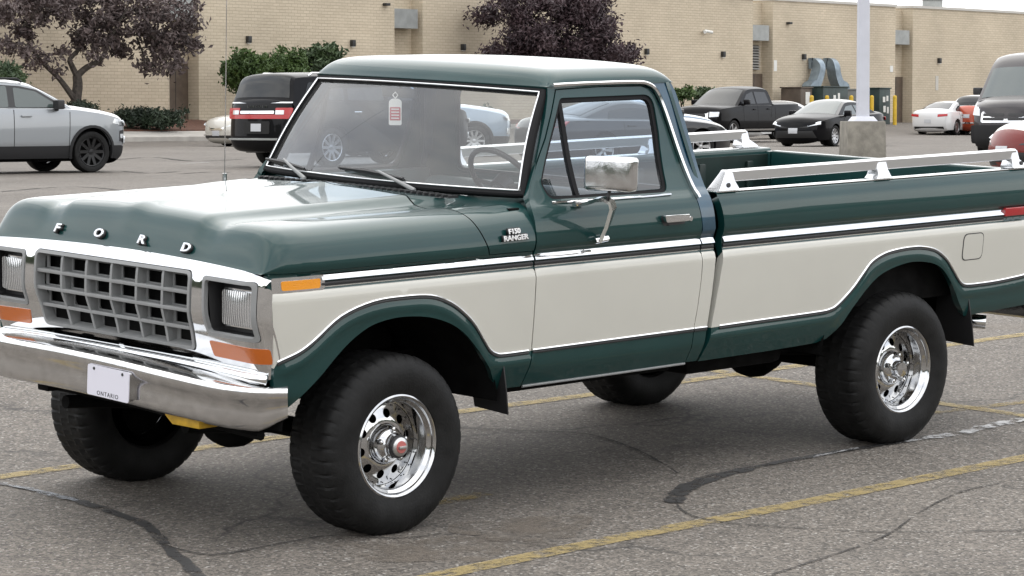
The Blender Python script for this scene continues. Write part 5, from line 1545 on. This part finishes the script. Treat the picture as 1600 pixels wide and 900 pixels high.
    for i in range(ng):
        a = Gs[max(i - 1, 0)]; b = Gs[min(i + 1, ng - 1)]; t = Vector((b[0] - a[0], b[1] - a[1])).normalized(); nn = Vector((-t.y, t.x))
        if nn.y < 0: nn = -nn
        gn.append(nn)
    gr = sp.get('ground_r', .05); gb = sp.get('gbulge', .05)
    def gskin(i, s, off=0.0):
        x, z = Gs[i]
        d_ = gr * (1 - abs(s) ** 7) + gb * (1 - s * s) + off
        return (x + gn[i].x * d_, Yg(x, z) * s, z + gn[i].y * d_)
    V = [gskin(i, s) for i in range(ng) for s in SS]
    F = [(i * (ns + 1) + j, i * (ns + 1) + j + 1, (i + 1) * (ns + 1) + j + 1, (i + 1) * (ns + 1) + j) for i in range(ng - 1) for j in range(ns)]
    rf = mobj('roof', V, F, sp.get('roofmat', paint), root, True)
    bm = bmesh.new(); bm.from_mesh(rf.data); bmesh.ops.recalc_face_normals(bm, faces=bm.faces); bm.to_mesh(rf.data); bm.free()
    for nm, zlo, zhi, xside, sw in sp['screens']:
        ids = [i for i in range(ng) if zlo <= Gs[i][1] <= zhi and ((Gs[i][0] > sp['gmid']) if xside > 0 else (Gs[i][0] < sp['gmid']))]
        S2 = [q for q in np.linspace(-sw, sw, 13)]
        V = [gskin(i, s, .006) for i in ids for s in S2]
        F = [(i * 13 + j, i * 13 + j + 1, (i + 1) * 13 + j + 1, (i + 1) * 13 + j) for i in range(len(ids) - 1) for j in range(12)]
        if F:
            w_ = mobj(nm, V, F, sp.get('glass', CARGLASS), root, True)
            bm = bmesh.new(); bm.from_mesh(w_.data); bmesh.ops.recalc_face_normals(bm, faces=bm.faces); bm.to_mesh(w_.data); bm.free()
    # underside and wheels
    MB().box(xr + .25, xf - .25, -hw + .30, hw - .30, zb - .06, gz0 - .10).build('underbody', UNDER, root)
    for s in (-1, 1):
        for ax in (axf, axr):
            car_wheel(root, ax, s * (hw - .03), rw, sp.get('tw', .24), sp['wheel'], s)
    return root

def rect(y0, y1, z0, z1, r_=.0):
    q = [(y0, z0), (y1, z0), (y1, z1), (y0, z1)]
    return round_poly(q, r_, 3) if r_ else q
PLATE = ('licence_plate', rect(-.155, .155, 0, 0), PLATE_M, .02, False)
def plate(z, y=0): return ('licence_plate', rect(y - .155, y + .155, z - .08, z + .08), PLATE_M, .02, False)

def suv(paint, **k):
    d = dict(hw=.99, paint=paint, low=CLAD, zlow=.50, axf=1.50, axr=-1.36, rw=.385, zb=.28, arch=.07,
        contour=[(2.14, .26), (2.24, .34), (2.28, .50), (2.30, .76), (2.28, .92), (2.20, 1.02), (2.0, 1.08), (1.7, 1.135), (1.4, 1.175), (1.15, 1.205), (.7, 1.22), (0, 1.225), (-1.4, 1.24), (-2.2, 1.25), (-2.42, 1.18), (-2.50, .95), (-2.52, .70), (-2.52, .46), (-2.42, .32), (-2.34, .27)],
        green=[(1.26, 1.13), (.88, 1.36), (.42, 1.60), (.12, 1.68), (-.5, 1.725), (-1.3, 1.725), (-1.95, 1.68), (-2.18, 1.60), (-2.38, 1.34), (-2.46, 1.16)], wb=.945, wt=.70, gmid=-.5,
        band=[[(.98, 1.235), (.90, 1.30), (.40, 1.59), (.05, 1.66), (-.6, 1.695), (-1.4, 1.69), (-1.92, 1.64), (-2.10, 1.30), (-2.0, 1.245)]],
        windows=[[(.86, 1.255), (.36, 1.56), (-.10, 1.635), (-.14, 1.255)], [(-.28, 1.255), (-.24, 1.66), (-1.05, 1.66), (-1.12, 1.26)], [(-1.22, 1.265), (-1.15, 1.655), (-1.80, 1.615), (-1.98, 1.31)]],
        screens=[('windshield', 1.20, 1.64, 1, .90), ('rear_window', 1.24, 1.66, -1, .88)],
        seams=[(1.02, 1.17, .98, .50), (-.20, 1.21, -.22, .50), (-1.1, 1.22, -.85, .85)], handles=[(.06, 1.09), (-.85, 1.11)],
        rails=(.15, -1.85, 1.80), railmat=CLAD, mirror=(.72, 1.24), mirrormat=BLACK, wheel=(RIM_SILVER, 10), archlip=CLAD,
        front=[('headlight', [(.52, .86), (.90, .90), (.92, 1.0), (.52, .97)], LAMP_CLEAR, .012, True), ('grille', rect(-.50, .50, .72, .97, .04), BLACK, .012, False), ('fog_light', rect(.62, .86, .55, .70, .03), LAMP_CLEAR, .012, True), ('lower_grille', rect(-.55, .55, .38, .56, .03), BLACK, .012, False), plate(.60)],
        rear=[('tail_light', [(.62, .88), (.94, .90), (.93, 1.10), (.62, 1.06)], LAMP_RED, .012, True), plate(.80), ('rear_bumper', rect(-.90, .90, .34, .60, .05), CLAD, .014, False)])
    d.update(k); return d
def sedan(paint, **k):
    d = dict(hw=.92, paint=paint, axf=1.42, axr=-1.40, rw=.335, zb=.22, arch=.055, tw=.22, taper=(.20, .13),
        contour=[(2.28, .20), (2.38, .28), (2.42, .42), (2.42, .55), (2.36, .70), (2.22, .80), (1.8, .88), (1.3, .94), (1.05, .96), (.6, .97), (-.6, .99), (-1.5, 1.02), (-2.15, 1.04), (-2.36, 1.00), (-2.44, .85), (-2.46, .62), (-2.44, .42), (-2.36, .28), (-2.26, .22)],
        green=[(1.22, .92), (.80, 1.12), (.32, 1.33), (.0, 1.395), (-.5, 1.405), (-1.0, 1.35), (-1.5, 1.19), (-2.02, 1.00)], wb=.855, wt=.60, gmid=-.3,
        windows=[[(.75, 1.00), (.25, 1.265), (-.25, 1.315), (-.30, 1.00)], [(-.38, 1.00), (-.34, 1.315), (-.85, 1.285), (-1.28, 1.13), (-1.30, 1.03)]],
        screens=[('windshield', .95, 1.36, 1, .88), ('rear_window', 1.05, 1.37, -1, .86)],
        seams=[(.80, .96, .82, .35), (-.34, .98, -.32, .33), (-1.2, 1.0, -1.05, .62)], handles=[(-.1, .88), (-.98, .91)],
        mirror=(.68, .98), wheel=(RIM_SILVER, 10),
        front=[('headlight', [(.42, .62), (.84, .70), (.80, .79), (.42, .70)], LAMP_CLEAR, .012, True), ('grille', [(-.5, .60), (.5, .60), (.42, .70), (-.42, .70)], BLACK, .012, False), ('lower_grille', [(-.72, .28), (.72, .28), (.62, .50), (-.62, .50)], BLACK, .012, False), plate(.50)],
        rear=[('tail_light', [(.45, .80), (.86, .84), (.86, .94), (.45, .92)], LAMP_RED, .012, True), plate(.62), ('rear_valance', rect(-.70, .70, .26, .38, .03), CLAD, .012, False)])
    d.update(k); return d

def place(u, depth, lx, ly, heading):
    """ground point of a car whose local point (lx, ly) shows at picture column u, depth metres away"""
    p = Vector(at_depth(u, depth)); h = Vector(heading).normalized(); l = Vector((-h.y, h.x))
    q = p - h * lx - l * ly
    return (q.x, q.y)
def hd(deg): return (math.cos(R(deg)), math.sin(R(deg)))

def build_cars():
    A = hd(40)
    car('suv', 'silver SUV with black wheels at the left edge below the purple tree', 'SUV', place(143, 55, 1.50, -.95, A), A,
        suv(C_SILVER, wheel=(RIM_BLACK, 10), archlip=CLAD, rw=.40, zlow=.52, glass=CARGLASS_L, sidepatch=[('headlight', [(1.98, .95), (2.27, .90), (2.26, .985), (2.05, 1.045)], LAMP_CLEAR, .006), ('fog_light_surround', [(2.17, .60), (2.29, .58), (2.29, .82), (2.18, .80)], BLACK, .006), ('fog_light', [(2.19, .66), (2.285, .65), (2.285, .74), (2.19, .74)], LAMP_CLEAR, .010)]))
    B = hd(47)
    car('suv', 'black SUV with a wide red tail light bar, seen from behind', 'SUV', place(361, 60, -2.62, .98, B), B,
        suv(C_BLACK, hw=1.02, low=None, zlow=0, rw=.41, axf=1.75, axr=-1.55, zb=.36,
            contour=[(2.56, .34), (2.62, .45), (2.66, .60), (2.66, .90), (2.60, 1.08), (2.5, 1.16), (2.0, 1.24), (1.4, 1.30), (.9, 1.33), (-1.4, 1.36), (-2.4, 1.37), (-2.60, 1.33), (-2.66, 1.1), (-2.68, .75), (-2.68, .52), (-2.60, .40), (-2.5, .36)],
            green=[(1.50, 1.20), (1.15, 1.45), (.78, 1.74), (.45, 1.84), (-.4, 1.885), (-1.6, 1.88), (-2.30, 1.86), (-2.46, 1.80), (-2.53, 1.56), (-2.60, 1.33)], wb=.98, wt=.80, gtaper=0, band=[],
            windows=[[(1.05, 1.38), (.72, 1.68), (.12, 1.76), (.12, 1.38)], [(0, 1.38), (0, 1.765), (-1.0, 1.77), (-1.05, 1.39)], [(-1.15, 1.39), (-1.12, 1.77), (-2.1, 1.76), (-2.3, 1.41)]],
            screens=[('windshield', 1.22, 1.80, 1, .9), ('rear_window', 1.42, 1.83, -1, .90)],
            seams=[(1.12, 1.22, 1.1, .45), (.06, 1.26, .04, .45), (-1.1, 1.26, -1.05, .9)], handles=[(.3, 1.12), (-.85, 1.14)], handlemat=CHROME,
            rails=(.55, -2.0, 1.955), railmat=CHROME, roofmat=C_BLACK, wheel=(RIM_SILVER, 10), archlip=None, bulge=(.10, .04, .06),
            rear=[('tail_light', rect(-.96, .96, 1.01, 1.10, .02), LAMP_RED, .014, False), ('tail_light', rect(.55, .96, 1.10, 1.235, .02), LAMP_RED, .015, True), ('chrome_bar', rect(-.52, .52, 1.115, 1.175, .02), CHROME, .020, False), ('light_lens', rect(.56, .78, 1.10, 1.185, .01), LAMP_CLEAR, .024, True), ('trim_line', rect(-.93, .93, 1.325, 1.345), CHROME, .02, False), ('plate_recess', rect(-.40, .40, .70, .96, .04), SEAMK, .012, False), plate(.83, 0), ('bumper_step', rect(-.96, .96, .57, .61, .02), GREYMETAL, .02, False)],
            reartext=('LINCOLN', .075, 1.262, 1.2)))
    # roof of that one is white-ish in the sky's light only
    D = hd(228)
    car('sedan', 'pearl white sedan nose half hidden behind the black SUV', 'car', place(322, 91, 2.30, -.82, D), D,
        sedan(C_CREAMW, front=[('grille', rect(-.34, .34, .50, .78, .12), CHROME, .012, False), ('headlight', [(.42, .62), (.84, .68), (.80, .78), (.42, .70)], LAMP_CLEAR, .012, True), plate(.42), ('lower_grille', rect(-.7, .7, .26, .34, .03), BLACK, .012, False), ('chrome_strip', rect(-.8, .8, .345, .37), CHROME, .016, False)]))
    E_ = hd(14)
    car('suv', 'blue-grey SUV showing through the glass of the truck cab', 'SUV', place(741, 71, 1.42, -.93, E_), E_,
        suv(C_BLUE, axf=1.42, axr=-1.28, wheel=(RIM_SILVER, 10)))
    S_ = hd(35)
    car('coupe', 'low dark grey sports coupe with five-spoke wheels behind the truck cab', 'car', place(1097, 60, 1.30, -.90, S_), S_,
        sedan(C_DGREY, rw=.335, axf=1.30, axr=-1.25, wheel=(RIM_SILVER, 5), hw=.94, taper=(.22, .1),
              contour=[(2.05, .18), (2.16, .26), (2.20, .40), (2.16, .52), (2.05, .64), (1.85, .74), (1.45, .82), (1.0, .87), (.7, .89), (0, .90), (-1.2, .94), (-2.0, .95), (-2.2, .88), (-2.28, .65), (-2.26, .42), (-2.18, .28), (-2.1, .2)],
              green=[(.95, .85), (.5, 1.06), (.05, 1.22), (-.35, 1.27), (-.8, 1.24), (-1.4, 1.08), (-1.85, .93)], wb=.84, wt=.58,
              windows=[[(.45, .94), (.0, 1.15), (-.5, 1.19), (-.95, 1.14), (-1.05, .96)]], screens=[('windshield', .88, 1.24, 1, .86), ('rear_window', .98, 1.24, -1, .84)], seams=[(.6, .88, .62, .32), (-.75, .9, -.7, .32)], handles=[(-.55, .82)],
              front=[('headlight', [(.50, .56), (.85, .60), (.82, .68), (.55, .64)], LAMP_CLEAR, .012, True), ('lower_grille', rect(-.7, .7, .24, .42, .04), BLACK, .012, False)]))
    car('sedan', 'pale blue car roof far behind the sports coupe', 'car', place(1082, 92, 1.3, -.9, hd(40)), hd(40), sedan(C_BLUE))
    T_ = hd(236)
    pk = suv(C_BLACK, band=[], hw=1.01, low=None, zlow=0, rw=.40, axf=1.85, axr=-1.85, zb=.42, archlip=None, wheel=(RIM_SILVER, 5), taper=(.13, .03), bulge=(.10, .05, .02),
        contour=[(2.72, .42), (2.80, .55), (2.84, .75), (2.82, 1.0), (2.74, 1.14), (2.5, 1.20), (1.9, 1.25), (1.45, 1.28), (1.2, 1.29), (0, 1.30), (-1.0, 1.31), (-1.1, 1.34), (-2.8, 1.36), (-2.93, 1.34), (-2.96, 1.1), (-2.96, .75), (-2.92, .58), (-2.85, .46)],
        green=[(1.62, 1.22), (1.25, 1.46), (.78, 1.76), (.45, 1.87), (-.2, 1.905), (-.7, 1.89), (-.93, 1.80), (-1.02, 1.5), (-1.06, 1.30)], wb=.96, wt=.74, gmid=-.1,
        windows=[[(1.15, 1.37), (.70, 1.70), (.22, 1.80), (.20, 1.37)], [(.10, 1.37), (.12, 1.80), (-.70, 1.78), (-.82, 1.40)]],
        screens=[('windshield', 1.25, 1.82, 1, .9), ('rear_window', 1.38, 1.82, -1, .8)], rails=None,
        seams=[(1.2, 1.28, 1.15, .5), (.16, 1.3, .14, .5), (-.9, 1.31, -.8, .9), (-1.12, 1.34, -1.12, .5)], handles=[(.4, 1.17), (-.62, 1.19)], mirror=(1.08, 1.36), mirrormat=C_BLACK,
        sidepatch=[('running_board', [(1.2, .44), (-1.2, .44), (-1.2, .50), (1.2, .50)], CHROME, .05)],
        front=[('grille', rect(-.56, .56, .80, 1.10, .06), CHROME, .012, False), ('grille_mesh', rect(-.46, .46, .84, 1.02, .05), BLACK, .022, False), ('headlight', [(.60, .90), (.92, .92), (.93, 1.08), (.60, 1.08)], LAMP_CLEAR, .014, True), ('lower_grille', rect(-.6, .6, .52, .66, .03), CLAD, .012, False)])
    car('pickup_truck', 'black crew cab pickup truck parked in the middle distance', 'pickup truck', place(1147, 100, 1.85, .98, T_), T_, pk)
    car('sedan', 'white car half hidden behind the black crew cab pickup', 'car', place(1232, 112, .3, .8, T_), T_, sedan(C_WHITE))
    K_ = hd(238)
    car('sedan', 'black sedan with silver wheels parked behind the light pole', 'car', place(1305, 90, 1.42, .88, K_), K_,
        sedan(C_BLACK, glass=CARGLASS_L, roofmat=C_DGREY, hw=.92))
    W_ = hd(58)
    car('sedan', 'white sedan with red tail lights beside the orange SUV', 'car', place(1426, 127, -2.40, .82, W_), W_, sedan(C_WHITE))
    car('suv', 'orange SUV seen from behind next to the white sedan', 'SUV', place(1486, 128, -2.45, .9, hd(52)), hd(52),
        suv(C_ORANGE, hw=.95, low=None, zlow=0, archlip=None, roofmat=C_WHITE, rails=None, band=[], rear=[('tail_light', [(.66, .95), (.90, .95), (.90, 1.14), (.66, 1.12)], LAMP_RED, .014, True), plate(.85), ('chrome_strip', rect(-.85, .85, .52, .58), CHROME, .02, False)]))
    car('suv', 'dark SUV squeezed between the orange SUV and the van', 'SUV', place(1526, 122, -2.4, .9, hd(52)), hd(52), suv(C_BLACK, hw=.95, low=None, zlow=0, archlip=None, rails=None))
    # tall van
    V_ = hd(240)
    van = suv(C_BROWNBLK, band=[], hw=1.02, low=CLAD, zlow=.62, rw=.36, axf=2.05, axr=-1.95, zb=.32, archlip=None, wheel=(RIM_SILVER, 8), taper=(.14, .02), bulge=(.16, .04, .02),
        contour=[(2.80, .30), (2.90, .40), (2.94, .60), (2.94, .85), (2.88, 1.05), (2.78, 1.22), (2.55, 1.33), (2.25, 1.42), (1.9, 1.46), (0, 1.48), (-2.9, 1.50), (-3.0, 1.4), (-3.02, 1.0), (-3.02, .6), (-3.0, .45), (-2.95, .35)],
        green=[(2.42, 1.36), (2.10, 1.72), (1.72, 2.14), (1.45, 2.36), (1.1, 2.46), (0, 2.50), (-1.8, 2.50), (-2.75, 2.48), (-2.94, 2.40), (-3.0, 1.48)], wb=1.0, wt=.88, gmid=0, glass=CARGLASS_L,
        windows=[[(1.98, 1.52), (1.62, 1.95), (1.05, 2.02), (1.02, 1.52)]], screens=[('windshield', 1.42, 2.16, 1, .9)], rails=None,
        seams=[(1.0, 1.5, 1.0, .45)], handles=[(1.15, 1.3)], mirror=(2.0, 1.55), mirrormat=BLACK,
        front=[('grille_surround', rect(-.66, .66, .86, 1.12, .05), CHROME, .012, False), ('grille', rect(-.60, -.05, .91, .975, .02), BLACK, .024, True), ('grille', rect(-.60, -.05, 1.01, 1.075, .02), BLACK, .024, True), ('headlight', [(.70, 1.02), (.92, 1.04), (.90, 1.34), (.74, 1.24)], LAMP_CLEAR, .014, True), plate(.60, .30), ('bumper', rect(-.95, .95, .36, .80, .06), CLAD, .010, False)])
    car('van', 'tall dark brown panel van with chrome grille at the right edge', 'van', place(1531, 69, 2.75, -.80, V_), V_, van)
    # rounded two-colour car at the right edge, only its tail corner in view
    M_ = hd(200)
    car('sedan', 'maroon and cream rounded car just entering at the right edge', 'car', place(1577, 41, 2.35, -.2, M_), M_,
        sedan(C_CREAMW, low=C_MAROON, zlow=.70, roofmat=C_CREAMW, hw=.88, contour=[(2.20, .22), (2.34, .32), (2.40, .46), (2.38, .60), (2.28, .75), (2.08, .84), (1.7, .90), (1.3, .93), (1.0, .94), (0, .95), (-1.4, .92), (-2.0, .86), (-2.3, .7), (-2.38, .45), (-2.3, .28)]))
# ------------------------------------------------------------------ trees, shrubs and hedges
def leaf_mat(name, c0, c1, scale=1.3):
    m, nt, b = new_mat(name)
    N = nt.nodes.new; L = nt.links.new
    tc = N('ShaderNodeTexCoord'); n = N('ShaderNodeTexNoise'); n.inputs['Scale'].default_value = scale; n.inputs['Detail'].default_value = 5; L(tc.outputs['Object'], n.inputs['Vector'])
    r = N('ShaderNodeValToRGB'); r.color_ramp.elements[0].position = .32; r.color_ramp.elements[0].color = (*c0, 1); r.color_ramp.elements[1].position = .68; r.color_ramp.elements[1].color = (*c1, 1)
    L(n.outputs['Fac'], r.inputs['Fac']); L(r.outputs['Color'], b.inputs['Base Color']); b.inputs['Roughness'].default_value = .6
    b.inputs['Subsurface Weight'].default_value = 0
    return m
LEAF_PURPLE = leaf_mat('purple_leaves', (.045, .032, .032), (.125, .092, .086))
LEAF_DKPURPLE = leaf_mat('dark_purple_leaves', (.026, .015, .019), (.072, .042, .047))
LEAF_GREEN = leaf_mat('green_leaves', (.022, .050, .010), (.075, .125, .026))
LEAF_MID = leaf_mat('mid_green_leaves', (.020, .042, .016), (.060, .095, .034))
LEAF_DARK = leaf_mat('dark_yew_leaves', (.009, .018, .010), (.026, .044, .020))
BARK = pmat('bark', (.060, .050, .042), .9, var=.4, vscale=9, bump=.8, bscale=25)

def leaves(name, clusters, n, size, mat, parent, seed, tufts=9, spread=(.15, .15, .11)):
    """clusters: list of (centre, radii); leaf-shaped quads scattered through them, thicker towards the outside"""
    rs = np.random.RandomState(seed)
    w = np.array([c[1][0] * c[1][1] * c[1][2] for c in clusters]) ** .6; w = w / w.sum()
    idx = rs.choice(len(clusters), n, p=w)
    # twig-sized tufts inside every cluster, leaves round each tuft: ragged edge and gaps
    tc_, tw_ = [], []
    for ci, (c_, r_) in enumerate(clusters):
        k = tufts
        g = rs.normal(size=(k, 3)) * .52
        tc_.append(np.array(c_) + g * np.array(r_))
    tc_ = np.array(tc_)
    cen = tc_[idx, rs.randint(0, tufts, n)]
    P = cen + rs.normal(size=(n, 3)) * np.array(spread)
    a = rs.normal(size=(n, 3)); a /= np.linalg.norm(a, axis=1)[:, None]
    b = rs.normal(size=(n, 3)); b -= (b * a).sum(1)[:, None] * a; b /= np.linalg.norm(b, axis=1)[:, None]
    s = size * rs.uniform(.6, 1.3, n)[:, None]
    c = np.cross(a, b) * s * .22
    V = np.empty((n * 5, 3))
    V[0::5] = P - a * s * .6; V[1::5] = P + b * s * .30 + c; V[2::5] = P + a * s * .7; V[3::5] = P - b * s * .30 + c; V[4::5] = P
    F = []
    for i in range(n):
        k = 5 * i; F += [(k, k + 4, k + 1), (k + 1, k + 4, k + 2), (k + 2, k + 4, k + 3), (k + 3, k + 4, k)]
    return mobj(name, V, F, mat, parent, False)

def limb(mb, pts, r0, r1):
    pp = smooth_poly(pts, n=4); n = len(pp)
    mb.tube(pp, [r0 + (r1 - r0) * i / (n - 1) for i in range(n)], 8)

# the tree on the left: pixel sketch of its limbs at one depth
def tree_left():
    dep = 95.3; sc = FPX / dep
    def P(u, v, dy=0.0):
        dy = dy * .6 - 2.4 * max(0, 120 - u) / 120 + 1.0 * max(0, u - 120) / 180
        x, y = at_depth(u, dep + dy); return Vector((x, y, z_at(v, dep + dy)))
    base = P(120, 176); root = empty('purple_tree', (base.x, base.y, 1.25)); tag(root, 'purple-leaved tree with crooked open limbs left of the first doorway', 'tree', 'purple-leaved trees')
    def q(u, v, dy=0): p = P(u, v, dy) - Vector(root.location); return tuple(p)
    t = MB()
    limb(t, [(0, 0, -.3), q(119, 160), q(122, 135), q(121, 118)], .20, .15)
    limb(t, [q(121, 120), q(113, 103), q(110, 93), q(122, 80, .3), q(133, 66, .5), q(140, 40, .8), q(146, 15, 1)], .11, .03)
    limb(t, [q(121, 119), q(136, 106), q(155, 96, -.4), q(164, 84, -.6), q(172, 63, -.8), q(185, 40, -1), q(200, 15, -1)], .12, .03)
    limb(t, [q(119, 158), q(108, 143), q(92, 122, .5), q(70, 101, .7), q(52, 78, .9), q(36, 45, 1), q(14, 22, 1)], .12, .03)
    for a, b, c, d in ((172, 63, 200, 55), (172, 60, 225, 45), (200, 55, 250, 62), (225, 50, 262, 80), (133, 66, 112, 45), (133, 60, 158, 35), (52, 78, 25, 66), (60, 88, 40, 110), (140, 40, 120, 12), (185, 40, 235, 12), (215, 60, 228, 100), (240, 62, 300, 70), (36, 45, 60, 18)):
        limb(t, [q(a, b), q((a + c) / 2, (b + d) / 2 - 3, rng.uniform(-.6, .6)), q(c, d, rng.uniform(-1, 1))], .045, .012)
    t.build('trunk', BARK, root)
    cl = []
    rg = random.Random(3)
    blobs = [(20, 12, 34, 24), (60, 20, 30, 22), (38, 50, 20, 16), (8, 70, 14, 12), (100, 12, 36, 26), (135, 30, 34, 24), (120, 60, 24, 16), (165, 40, 34, 22), (165, 62, 26, 16), (205, 22, 40, 26), (215, 55, 36, 18), (190, 75, 24, 10), (250, 25, 36, 26), (252, 60, 26, 20), (245, 88, 22, 16), (232, 105, 14, 9), (256, 110, 10, 8), (285, 30, 30, 24), (288, 62, 24, 16), (305, 72, 14, 8), (150, 5, 60, 18), (50, -8, 60, 20), (230, -5, 70, 16), (45, 80, 14, 8), (66, 92, 10, 6), (100, 80, 9, 6), (148, 86, 10, 7), (50, 105, 6, 4), (272, 105, 10, 8), (275, 85, 12, 10), (90, 110, 6, 4)]
    for u, v, ru, rv in blobs:
        for k in range(3):
            cl.append((q(u + rg.uniform(-.5, .5) * ru, v + rg.uniform(-.5, .5) * rv, rg.uniform(-1.4, 1.4)), (ru / sc * .62, max(.5, ru / sc * .7), rv / sc * .65)))
    leaves('crown', cl, 10500, .16, LEAF_PURPLE, root, 11, 6, (.15, .15, .12))
tree_left()
def tree_mid():
    dep = 113.0; sc = FPX / dep
    def P(u, v, dy=0.0): x, y = at_depth(u, dep); return Vector((x, y + dy, z_at(v, dep)))
    b = P(862, 190); root = empty('purple_tree', (b.x, b.y, gz(b.x, b.y))); tag(root, 'dense dark purple tree rising behind the green truck roof', 'tree', 'purple-leaved trees')
    def q(u, v, dy=0): return tuple(P(u, v, dy) - Vector(root.location))
    t = MB(); limb(t, [(0, 0, -.3), q(862, 150), q(858, 110), q(866, 70), q(870, 20)], .22, .06)
    for c, d in ((800, 30), (830, 60), (905, 55), (940, 70), (800, 80), (930, 30), (965, 85)): limb(t, [q(862, 120), q((862 + c) / 2, (110 + d) / 2), q(c, d, rng.uniform(-1, 1))], .09, .015)
    limb(t, [q(845, 90), q(815, 50), q(803, 25), q(790, 0)], .07, .02)
    t.build('trunk', BARK, root)
    rg = random.Random(5); cl = []
    blobs = [(760, 20, 20, 14), (790, 5, 24, 16), (775, 82, 18, 10), (800, 68, 24, 16), (812, 30, 18, 20), (830, 80, 34, 20), (845, 50, 30, 26), (870, 20, 34, 28), (880, 70, 40, 28), (900, 40, 36, 30), (925, 20, 26, 22), (930, 65, 32, 24), (945, 40, 16, 18), (915, 90, 40, 16), (860, 95, 50, 14), (955, 85, 24, 12), (975, 88, 18, 7), (985, 80, 10, 5), (850, 0, 50, 14), (900, 0, 40, 12), (800, 95, 36, 12)]
    for u, v, ru, rv in blobs:
        for k in range(3): cl.append((q(u + rg.uniform(-.45, .45) * ru, v + rg.uniform(-.45, .45) * rv, rg.uniform(-1.3, 1.3)), (ru / sc * .7, max(.6, ru / sc * .8), rv / sc * .75)))
    leaves('crown', cl, 26000, .15, LEAF_DKPURPLE, root, 12, 12, (.20, .2, .16))
tree_mid()
def shrub(name, label, u, v, ru, rv, dep, mat, n, size, seed, group=None, parts=4, wide=.8):
    sc = FPX / dep; x, y = at_depth(u, dep); z0 = gz(x, y) + .1
    root = empty(name, (x, y, z0)); tag(root, label, 'shrub' if name != 'hedge' else 'hedge', group)
    rg = random.Random(seed); cl = []
    zc = z_at(v, dep) - z0
    for k in range(parts * 3):
        cl.append(((rg.uniform(-.75, .75) * ru / sc, rg.uniform(-.5, .5) * wide, zc + rg.uniform(-.55, .5) * rv / sc), (ru / sc * .45, wide * .7, rv / sc * .5)))
    leaves('foliage', cl, n, size, mat, root, seed, 14, (.10, .10, .08))
    st = MB()
    for k in range(5): limb(st, [(rg.uniform(-.1, .1), 0, -.2), (rg.uniform(-.2, .2) * ru / sc, 0, zc * .5), (rg.uniform(-.6, .6) * ru / sc, rg.uniform(-.3, .3), zc)], .03, .01)
    st.build('stems', BARK, root)
shrub('shrub', 'bright green leafy shrub against the wall left of the black SUV', 390, 112, 44, 34, 102, LEAF_GREEN, 5200, .14, 21, 'shrubs along the brick wall')
shrub('shrub', 'rounded bright green shrub right behind the black SUV roof', 440, 106, 36, 26, 103, LEAF_GREEN, 4200, .14, 22, 'shrubs along the brick wall')
shrub('shrub', 'taller mid green shrub with larger leaves beside the windshield corner', 503, 96, 26, 30, 105, LEAF_MID, 2600, .19, 23, 'shrubs along the brick wall')
shrub('hedge', 'low dark spreading evergreen hedge beside the first doorway', 226, 184, 52, 13, 96.5, LEAF_DARK, 5200, .11, 24, None, 6, .9)
shrub('shrub', 'small dark green shrub behind the silver SUV at the left edge', 15, 122, 26, 18, 92.0, LEAF_MID, 2000, .15, 25, 'shrubs along the brick wall')
shrub('hedge', 'low dark evergreen tuft at the foot of the purple tree', 122, 172, 24, 9, 94.5, LEAF_DARK, 2000, .11, 26, None, 3, .6)
shrub('shrub', 'small green shrub seen between the truck cab and the black pickup', 1101, 150, 12, 11, 119, LEAF_MID, 1000, .16, 27, 'shrubs along the brick wall', 2, .5)
shrub('shrub', 'small green shrub just right of the truck cab roof', 1066, 146, 12, 9, 118, LEAF_GREEN, 900, .16, 28, 'shrubs along the brick wall', 2, .5)
shrub('shrub', 'green shrub seen through the truck windshield', 762, 182, 20, 14, 111, LEAF_MID, 1500, .16, 29, 'shrubs along the brick wall', 3, .6)
build_cars()
truck = build_truck()

# parking permit hanging inside the windshield
TAG_RED = pmat('permit_red', (.42, .05, .06), .5)
TAG_WHITE = pmat('permit_white', (.70, .70, .68), .5)
pt = empty('parking_permit'); tag(pt, 'red and white parking permit hanging inside the truck windshield', 'permit')
pt.matrix_world = truck.matrix_world @ Matrix.Translation((.975, .130, 1.690)) @ Euler((0, 0, R(42))).to_matrix().to_4x4()
MB().prism(round_poly([(-.030, -.062), (.030, -.062), (.030, .05), (.015, .062), (-.015, .062), (-.030, .05)], .008), lambda a, b: (0, a, b), lambda a, b: (.0015, a, b)).build('card', TAG_WHITE, pt)
MB().prism(round_poly([(-.025, -.040), (.025, -.040), (.025, .022), (-.025, .022)], .004), lambda a, b: (-.0012, a, b), lambda a, b: (-.0002, a, b)).build('red_panel', TAG_RED, pt)
for k in range(4):
    MB().box(-.0022, -.0014, -.018, .018, .010 - k * .014, .015 - k * .014).build('print_line', TAG_WHITE, pt)
MB().tube([(0, 0, .062), (.0, .012, .078), (.0, 0, .092), (0, -.012, .078), (0, 0, .062)], .003, 6).build('hook', TAG_WHITE, pt)
